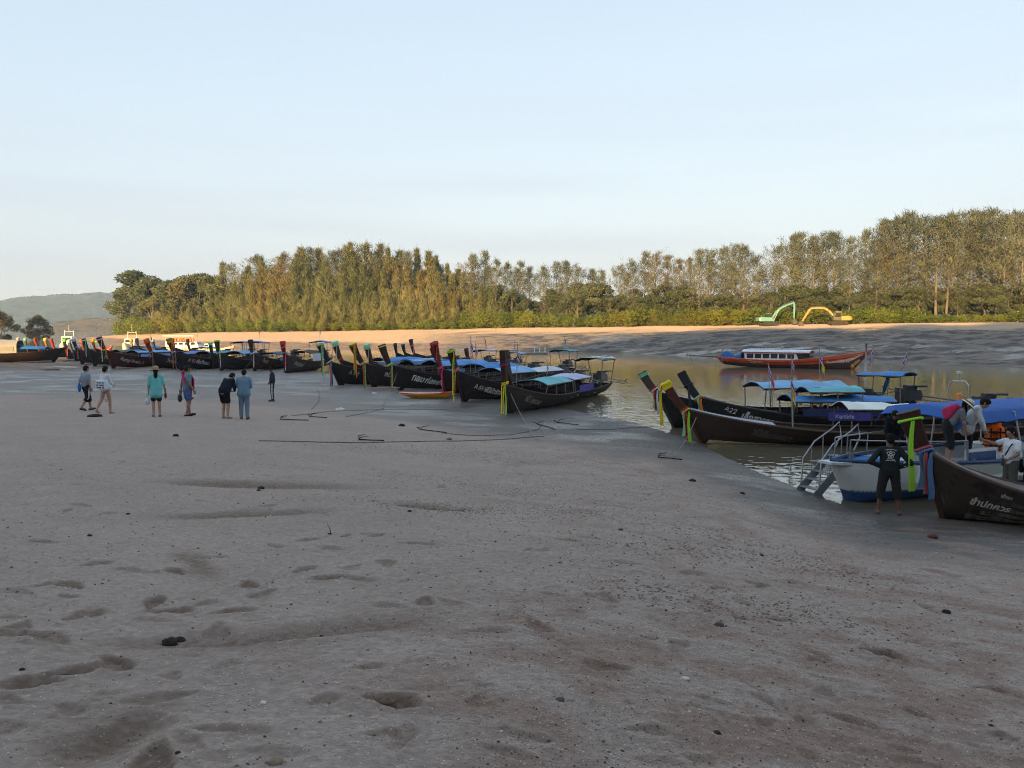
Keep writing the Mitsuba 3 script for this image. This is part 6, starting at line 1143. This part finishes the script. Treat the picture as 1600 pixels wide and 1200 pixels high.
q = G(1553, 700, 1.14); vest('bright orange life jacket with black belts hanging at the speedboat canopy edge', frame(q, [-.25, -.97, 0]), (.85, .16, .03), 1.0)
for i in range(7):
    kx = -6.2 + i * .42; vest(f'red life jacket aboard the black longtail lettered A22, {ordinal(i)} from its stern', b_R3[1] @ frame([kx, .35, .66], [0, 1, .05]), (.38, .03, .03), .72, 'red life jackets aboard the black longtail')
# ---------------------------------------------------------------- ropes, anchors and litter on the sand
def lie(pix, lift=.015, z0=.5, n=10):
    pts = np.array([on_ground(a, b, z0) for a, b in pix]); t = np.linspace(0, 1, len(pts)); s = np.linspace(0, 1, n * (len(pts) - 1) + 1)
    p = np.stack([np.interp(s, t, pts[:, i]) for i in range(3)], 1)
    for q in p: q[2] = terrain_z(q[0], q[1]) + lift
    w = np.cumsum(np.random.default_rng(int(pix[0][0])).normal(0, .012, (len(p), 2)), 0); w -= np.linspace(0, 1, len(p))[:, None] * w[-1]; p[:, :2] += w
    return p
ROPE = (.075, .060, .048)
for pix, r, lab in [([(404, 690), (470, 691), (560, 692), (660, 690), (790, 687), (850, 682)], .010, 'long dark mooring rope stretched straight across the sand below the middle row'),
                    ([(690, 677), (740, 681), (800, 680), (840, 672), (848, 662)], .009, 'mooring rope curving on the mud in front of the yellow-sashed prow'),
                    ([(455, 650), (520, 643), (590, 640), (700, 640)], .009, 'mooring rope along the edge of the wet mud left of the middle row'),
                    ([(900, 671), (950, 672), (1010, 668), (1046, 661)], .009, 'mooring rope running over the mud to the bow of the leaning grey prow'),
                    ([(486, 640), (498, 628), (500, 616), (494, 606)], .009, 'mooring rope curling over the mud below the red, white and blue sashes'),
                    ([(540, 652), (575, 645), (600, 638)], .009, 'short rope on the mud below the orange-sashed prow')]:
    single('mooring_rope', lab, 'rope', tube(lie(pix), r, 5), ROPE, 'mat_cloth')
for a, b, lab in [((1088, 652, 1.05), (1048, 716), 'mooring rope slanting from the yellow-clothed prow boat down to the sand'), ((797, 612, 1.1), (842, 690), 'mooring rope from the yellow-sashed prow down to the mud'), ((622, 577, 1.4), (598, 634), 'rope hanging from the bow numbered 3 to the mud'), ((395, 560, 1.3), (365, 590), 'rope from the bare brown prow down to the mud')]:
    p0 = G(*a); p1 = on_ground(*b); s = np.linspace(0, 1, 12)[:, None]
    single('mooring_rope', lab, 'rope', tube(p0 * (1 - s) + p1 * s - np.array([0, 0, .35]) * s * (1 - s) * 2, .012, 4), (.20, .19, .16), 'mat_cloth')
for (a, b), (c, d), lab in [((438, 656), (482, 658), 'iron anchor rod lying left of the others below the left row'), ((484, 652), (511, 654), 'short hooked iron anchor beside the leftmost rod'), ((656, 672), (698, 677), 'hooked iron anchor in front of the middle row'), ((838, 663), (868, 672), 'forked iron anchor in front of the yellow-sashed prow'), ((869, 661), (904, 665), 'bent iron anchor right of the forked one'),
                            ((560, 688), (600, 690), 'rusty iron rod on the rope line'), ((1030, 716), (1066, 720), 'dark anchor lying alone on the sand below the leaning prows')]:
    p = lie([(a, b), ((a + c) / 2, (b + d) / 2), (c, d)], .03, n=4); d0 = unit(p[1] - p[0]); sd = unit(np.cross(d0, [0, 0, 1]))
    key = thing('anchor', lab, 'anchor'); part(key, 'shank', tube(p, .018, 6), (.035, .028, .024), 'mat_matte')
    for s in (-1, 1): part(key, 'fluke', tube([p[0], p[0] + d0 * .02 + sd * s * .16 + [0, 0, .08], p[0] + d0 * .22 + sd * s * .24 + [0, 0, .12]], [.016, .014, .008], 5), (.035, .028, .024), 'mat_matte')
def lump(px, py, wpx, hpx, seed, flat=.6):
    q = on_ground(px, py); k = math.hypot(q[0], q[1]) / FPX; r = np.random.default_rng(seed)
    m = icosphere(subdivisions=2); v = m.vertices * (1 + .9 * (meshkit.fbm(m.vertices * 2.2 + seed, 3, seed)[:, None] - .5))
    v = v * [wpx * k / 2, wpx * k / 2 * .8, wpx * k / 2 * flat] + q + [0, 0, wpx * k * .12 * flat]
    return tm(v, m.faces)
for i, (px, py, w, c, name, lab, ct) in enumerate([
    (265, 998, 24, (.030, .022, .020), 'seaweed_clump', 'dark clump of seaweed in the long furrow at lower left', 'seaweed'), (280, 994, 16, (.034, .025, .02), 'seaweed_clump', 'smaller dark scrap beside the seaweed clump in the furrow', 'seaweed'), (489, 990, 8, (.022, .02, .02), 'stone', 'black pebble in the long furrow', 'stone'), (502, 996, 7, (.02, .018, .018), 'stone', 'second black pebble just right of the first in the furrow', 'stone'),
    (1478, 958, 12, (.025, .018, .018), 'stone', 'dark pointed stone alone at the right of the sand', 'stone'), (1457, 841, 14, (.12, .04, .03), 'coconut_husk', 'reddish husk on the sand below the nearest longtail', 'husk'), (1082, 752, 11, (.03, .025, .022), 'stone', 'dark stone right of the lone anchor', 'stone'), (1160, 772, 8, (.04, .03, .025), 'stone', 'small stone near the boarding steps on the sand', 'stone'),
    (275, 682, 9, (.03, .026, .024), 'seaweed_clump', 'dark scrap on the sand below the couple at left', 'seaweed'), (408, 763, 10, (.03, .025, .022), 'seaweed_clump', 'dark scrap on the sand at left of centre', 'seaweed'), (404, 767, 6, (.03, .025, .022), 'stone', 'tiny dark pebble under the dark scrap left of centre', 'stone'), (200, 803, 6, (.03, .025, .022), 'stone', 'pebble at the left end of a shallow furrow', 'stone'),
    (515, 833, 5, (.03, .025, .022), 'stone', 'pebble near the upright twig', 'stone'), (640, 800, 7, (.035, .028, .024), 'stone', 'pebble in the middle of the sand', 'stone'), (34, 1045, 8, (.03, .025, .022), 'stone', 'pebble near the left edge low in the photo', 'stone'), (1548, 1138, 7, (.03, .025, .022), 'stone', 'pebble at lower right', 'stone'), (278, 1178, 8, (.03, .025, .022), 'stone', 'pebble at the bottom left of the photo', 'stone'),
    (606, 1090, 26, (.13, .085, .055), 'seaweed_clump', 'brown tuft of dried seaweed low in the middle', 'seaweed'), (430, 1190, 26, (.16, .12, .08), 'dry_leaf', 'dry curled leaf at the bottom of the photo', 'leaf'), (411, 1094, 10, (.55, .52, .47), 'shell', 'white shell low and left of centre', 'shell'), (875, 1090, 14, (.10, .085, .08), 'stone', 'grey flat stone low and left of the right half', 'stone'), (1124, 977, 16, (.08, .07, .062), 'stone', 'grey flat stone between two others on the right half', 'stone'),
    (1120, 1147, 12, (.05, .04, .035), 'stone', 'dark grey stone at the bottom of the right half', 'stone'), (1070, 1060, 15, (.45, .40, .32), 'dry_leaf', 'pale dry leaf in the right half of the sand', 'leaf'), (532, 640, 15, (.60, .60, .60), 'plastic_scrap', 'crumpled white plastic scrap on the wet mud', 'litter'), (702, 687, 9, (.15, .14, .13), 'stone', 'grey stone on the rope line', 'stone'), (628, 666, 10, (.03, .025, .025), 'seaweed_clump', 'black scrap above the rope line', 'seaweed'), (148, 651, 20, (.025, .022, .02), 'driftwood', 'dark piece of driftwood by the walking man at left', 'driftwood'),
    (140, 837, 7, (.04, .03, .03), 'stone', 'pebble far left on the sand', 'stone'), (585, 615, 8, (.6, .6, .6), 'plastic_scrap', 'tiny white scrap under the middle row bows', 'litter'), (1190, 870, 7, (.035, .03, .025), 'stone', 'pebble amid the shell grit on the right', 'stone'), (970, 830, 7, (.05, .035, .03), 'stone', 'pebble in the centre of the gritty sand', 'stone')]):
    single(name, lab, ct, lump(px, py, w, w, i + 3, .32 if name in ('dry_leaf', 'plastic_scrap', 'driftwood') else .6), c, 'mat_matte', True, var=.5, freq=40)
p = on_ground(518, 834); single('twig', 'thin twig sticking up from the sand in the middle distance', 'twig', tube([p - [0, 0, .02], p + [-.02, 0, .08], p + [-.05, 0, .13]], [.006, .005, .003], 5), (.05, .04, .035))
r_ = np.random.default_rng(5)
# shell grit and pebbles, denser towards the right: more than one could count
octa = np.array([[1, 0, 0], [-1, 0, 0], [0, 1, 0], [0, -1, 0], [0, 0, 1], [0, 0, -1.0]]); of = np.array([[0, 2, 4], [2, 1, 4], [1, 3, 4], [3, 0, 4], [2, 0, 5], [1, 2, 5], [3, 1, 5], [0, 3, 5]])
n = 26000; d = np.exp(r_.uniform(math.log(2.9), math.log(20), n)); a = np.radians(r_.uniform(-36, 36, n)); a = np.where((r_.random(n) < .45) & (a < -.05), -a * r_.uniform(.3, 1.2, n), a); a = np.clip(a, -.64, .64)
x, y = np.sin(a) * d, np.cos(a) * d; keep = base_z(x, y) > .12; x, y, d = x[keep], y[keep], d[keep]; n = len(x)
ii = np.interp(np.arctan2(x, y), AZ, np.arange(len(AZ))); jj = np.interp(np.log(d), LN, np.arange(len(LN))); z = map_coordinates(TZ, [ii, jj], order=1)
sz = np.minimum(.0022 * np.exp(r_.exponential(.50, n)), .012) * np.clip(d / 7, .7, 1.3)
V_ = octa[None] * (sz[:, None, None] * r_.uniform(.5, 1.4, (n, 1, 3))) ; ang = r_.uniform(0, 6.28, n); c_, s_ = np.cos(ang)[:, None], np.sin(ang)[:, None]
V_ = np.stack([V_[..., 0] * c_ - V_[..., 1] * s_, V_[..., 0] * s_ + V_[..., 1] * c_, V_[..., 2] * .6], -1) + np.stack([x, y, z + sz * .25], -1)[:, None]
tone = np.array([[.05, .035, .03], [.11, .075, .058], [.20, .11, .08], [.48, .44, .39], [.30, .26, .22]])[r_.choice(5, n, p=[.14, .28, .26, .13, .19])]
scene['shell_grit'] = mikit.ply(tm(V_.reshape(-1, 3), (of[None] + 6 * np.arange(n)[:, None, None]).reshape(-1, 3)), 'mat_matte', smooth=False, color=np.repeat(tone, 6, 0))
labels['shell_grit'] = {'kind': 'stuff', 'label': 'broken shell and pebbles scattered over the sand', 'category': 'grit'}
# shreds of dry seaweed left in lines by the ebb
n = 3600; cx = np.array([(630, 700), (740, 704), (700, 712), (560, 700), (850, 720), (960, 690), (1010, 700), (690, 752), (720, 797), (650, 788), (900, 800), (1130, 840), (1060, 860), (1200, 870), (800, 770), (1320, 900), (980, 760), (1050, 930), (1250, 960)])
k = r_.integers(0, len(cx), n); C0 = np.array([on_ground(*q) for q in cx])[k]
x = C0[:, 0] + r_.normal(0, 1, n) * .055 * C0[:, 1]; y = C0[:, 1] + r_.normal(0, .022, n) * C0[:, 1] + .3 * np.round(r_.normal(0, 1, n))
ii = np.interp(np.arctan2(x, y), AZ, np.arange(len(AZ))); jj = np.interp(.5 * np.log(x * x + y * y), LN, np.arange(len(LN))); z = map_coordinates(TZ, [ii, jj], order=1) + .006
ang = r_.normal(0, .5, n); L_ = r_.uniform(.012, .05, n); dv = np.stack([np.cos(ang), np.sin(ang), 0 * ang], 1); pv = np.stack([-np.sin(ang), np.cos(ang), 0 * ang], 1); c0 = np.stack([x, y, z], 1)
V_ = np.stack([c0 - dv * L_[:, None] / 2, c0 + pv * .006 + [0, 0, .005], c0 + dv * L_[:, None] / 2, c0 - pv * .006 + [0, 0, .001]], 1).reshape(-1, 3)
b4 = 4 * np.arange(n)[:, None]; F_ = np.vstack([b4 + [0, 1, 2], b4 + [0, 2, 3]])
scene['seaweed_shreds'] = mikit.ply(tm(V_, F_), 'mat_matte', smooth=False, color=np.repeat(np.array([[.10, .065, .048], [.07, .05, .04], [.14, .085, .06]])[r_.integers(0, 3, n)], 4, 0))
labels['seaweed_shreds'] = {'kind': 'stuff', 'label': 'brown shreds of seaweed in lines on the sand', 'category': 'seaweed'}
# ---------------------------------------------------------------- the air
if HAZE:
    scene['air'] = {'type': 'homogeneous', 'albedo': C(0.62, 0.80, 1.0), 'sigma_t': 0.00016}
    scene['haze'] = {'type': 'cube', 'to_world': T().translate([0, 0, 59]).scale([4200, 4200, 64]), 'bsdf': {'type': 'null'}, 'interior': {'type': 'ref', 'id': 'air'}}
    labels['haze'] = {'kind': 'stuff', 'label': 'thin warm sea haze over the bay', 'category': 'haze'}
    scene['camera']['medium'] = {'type': 'ref', 'id': 'air'}
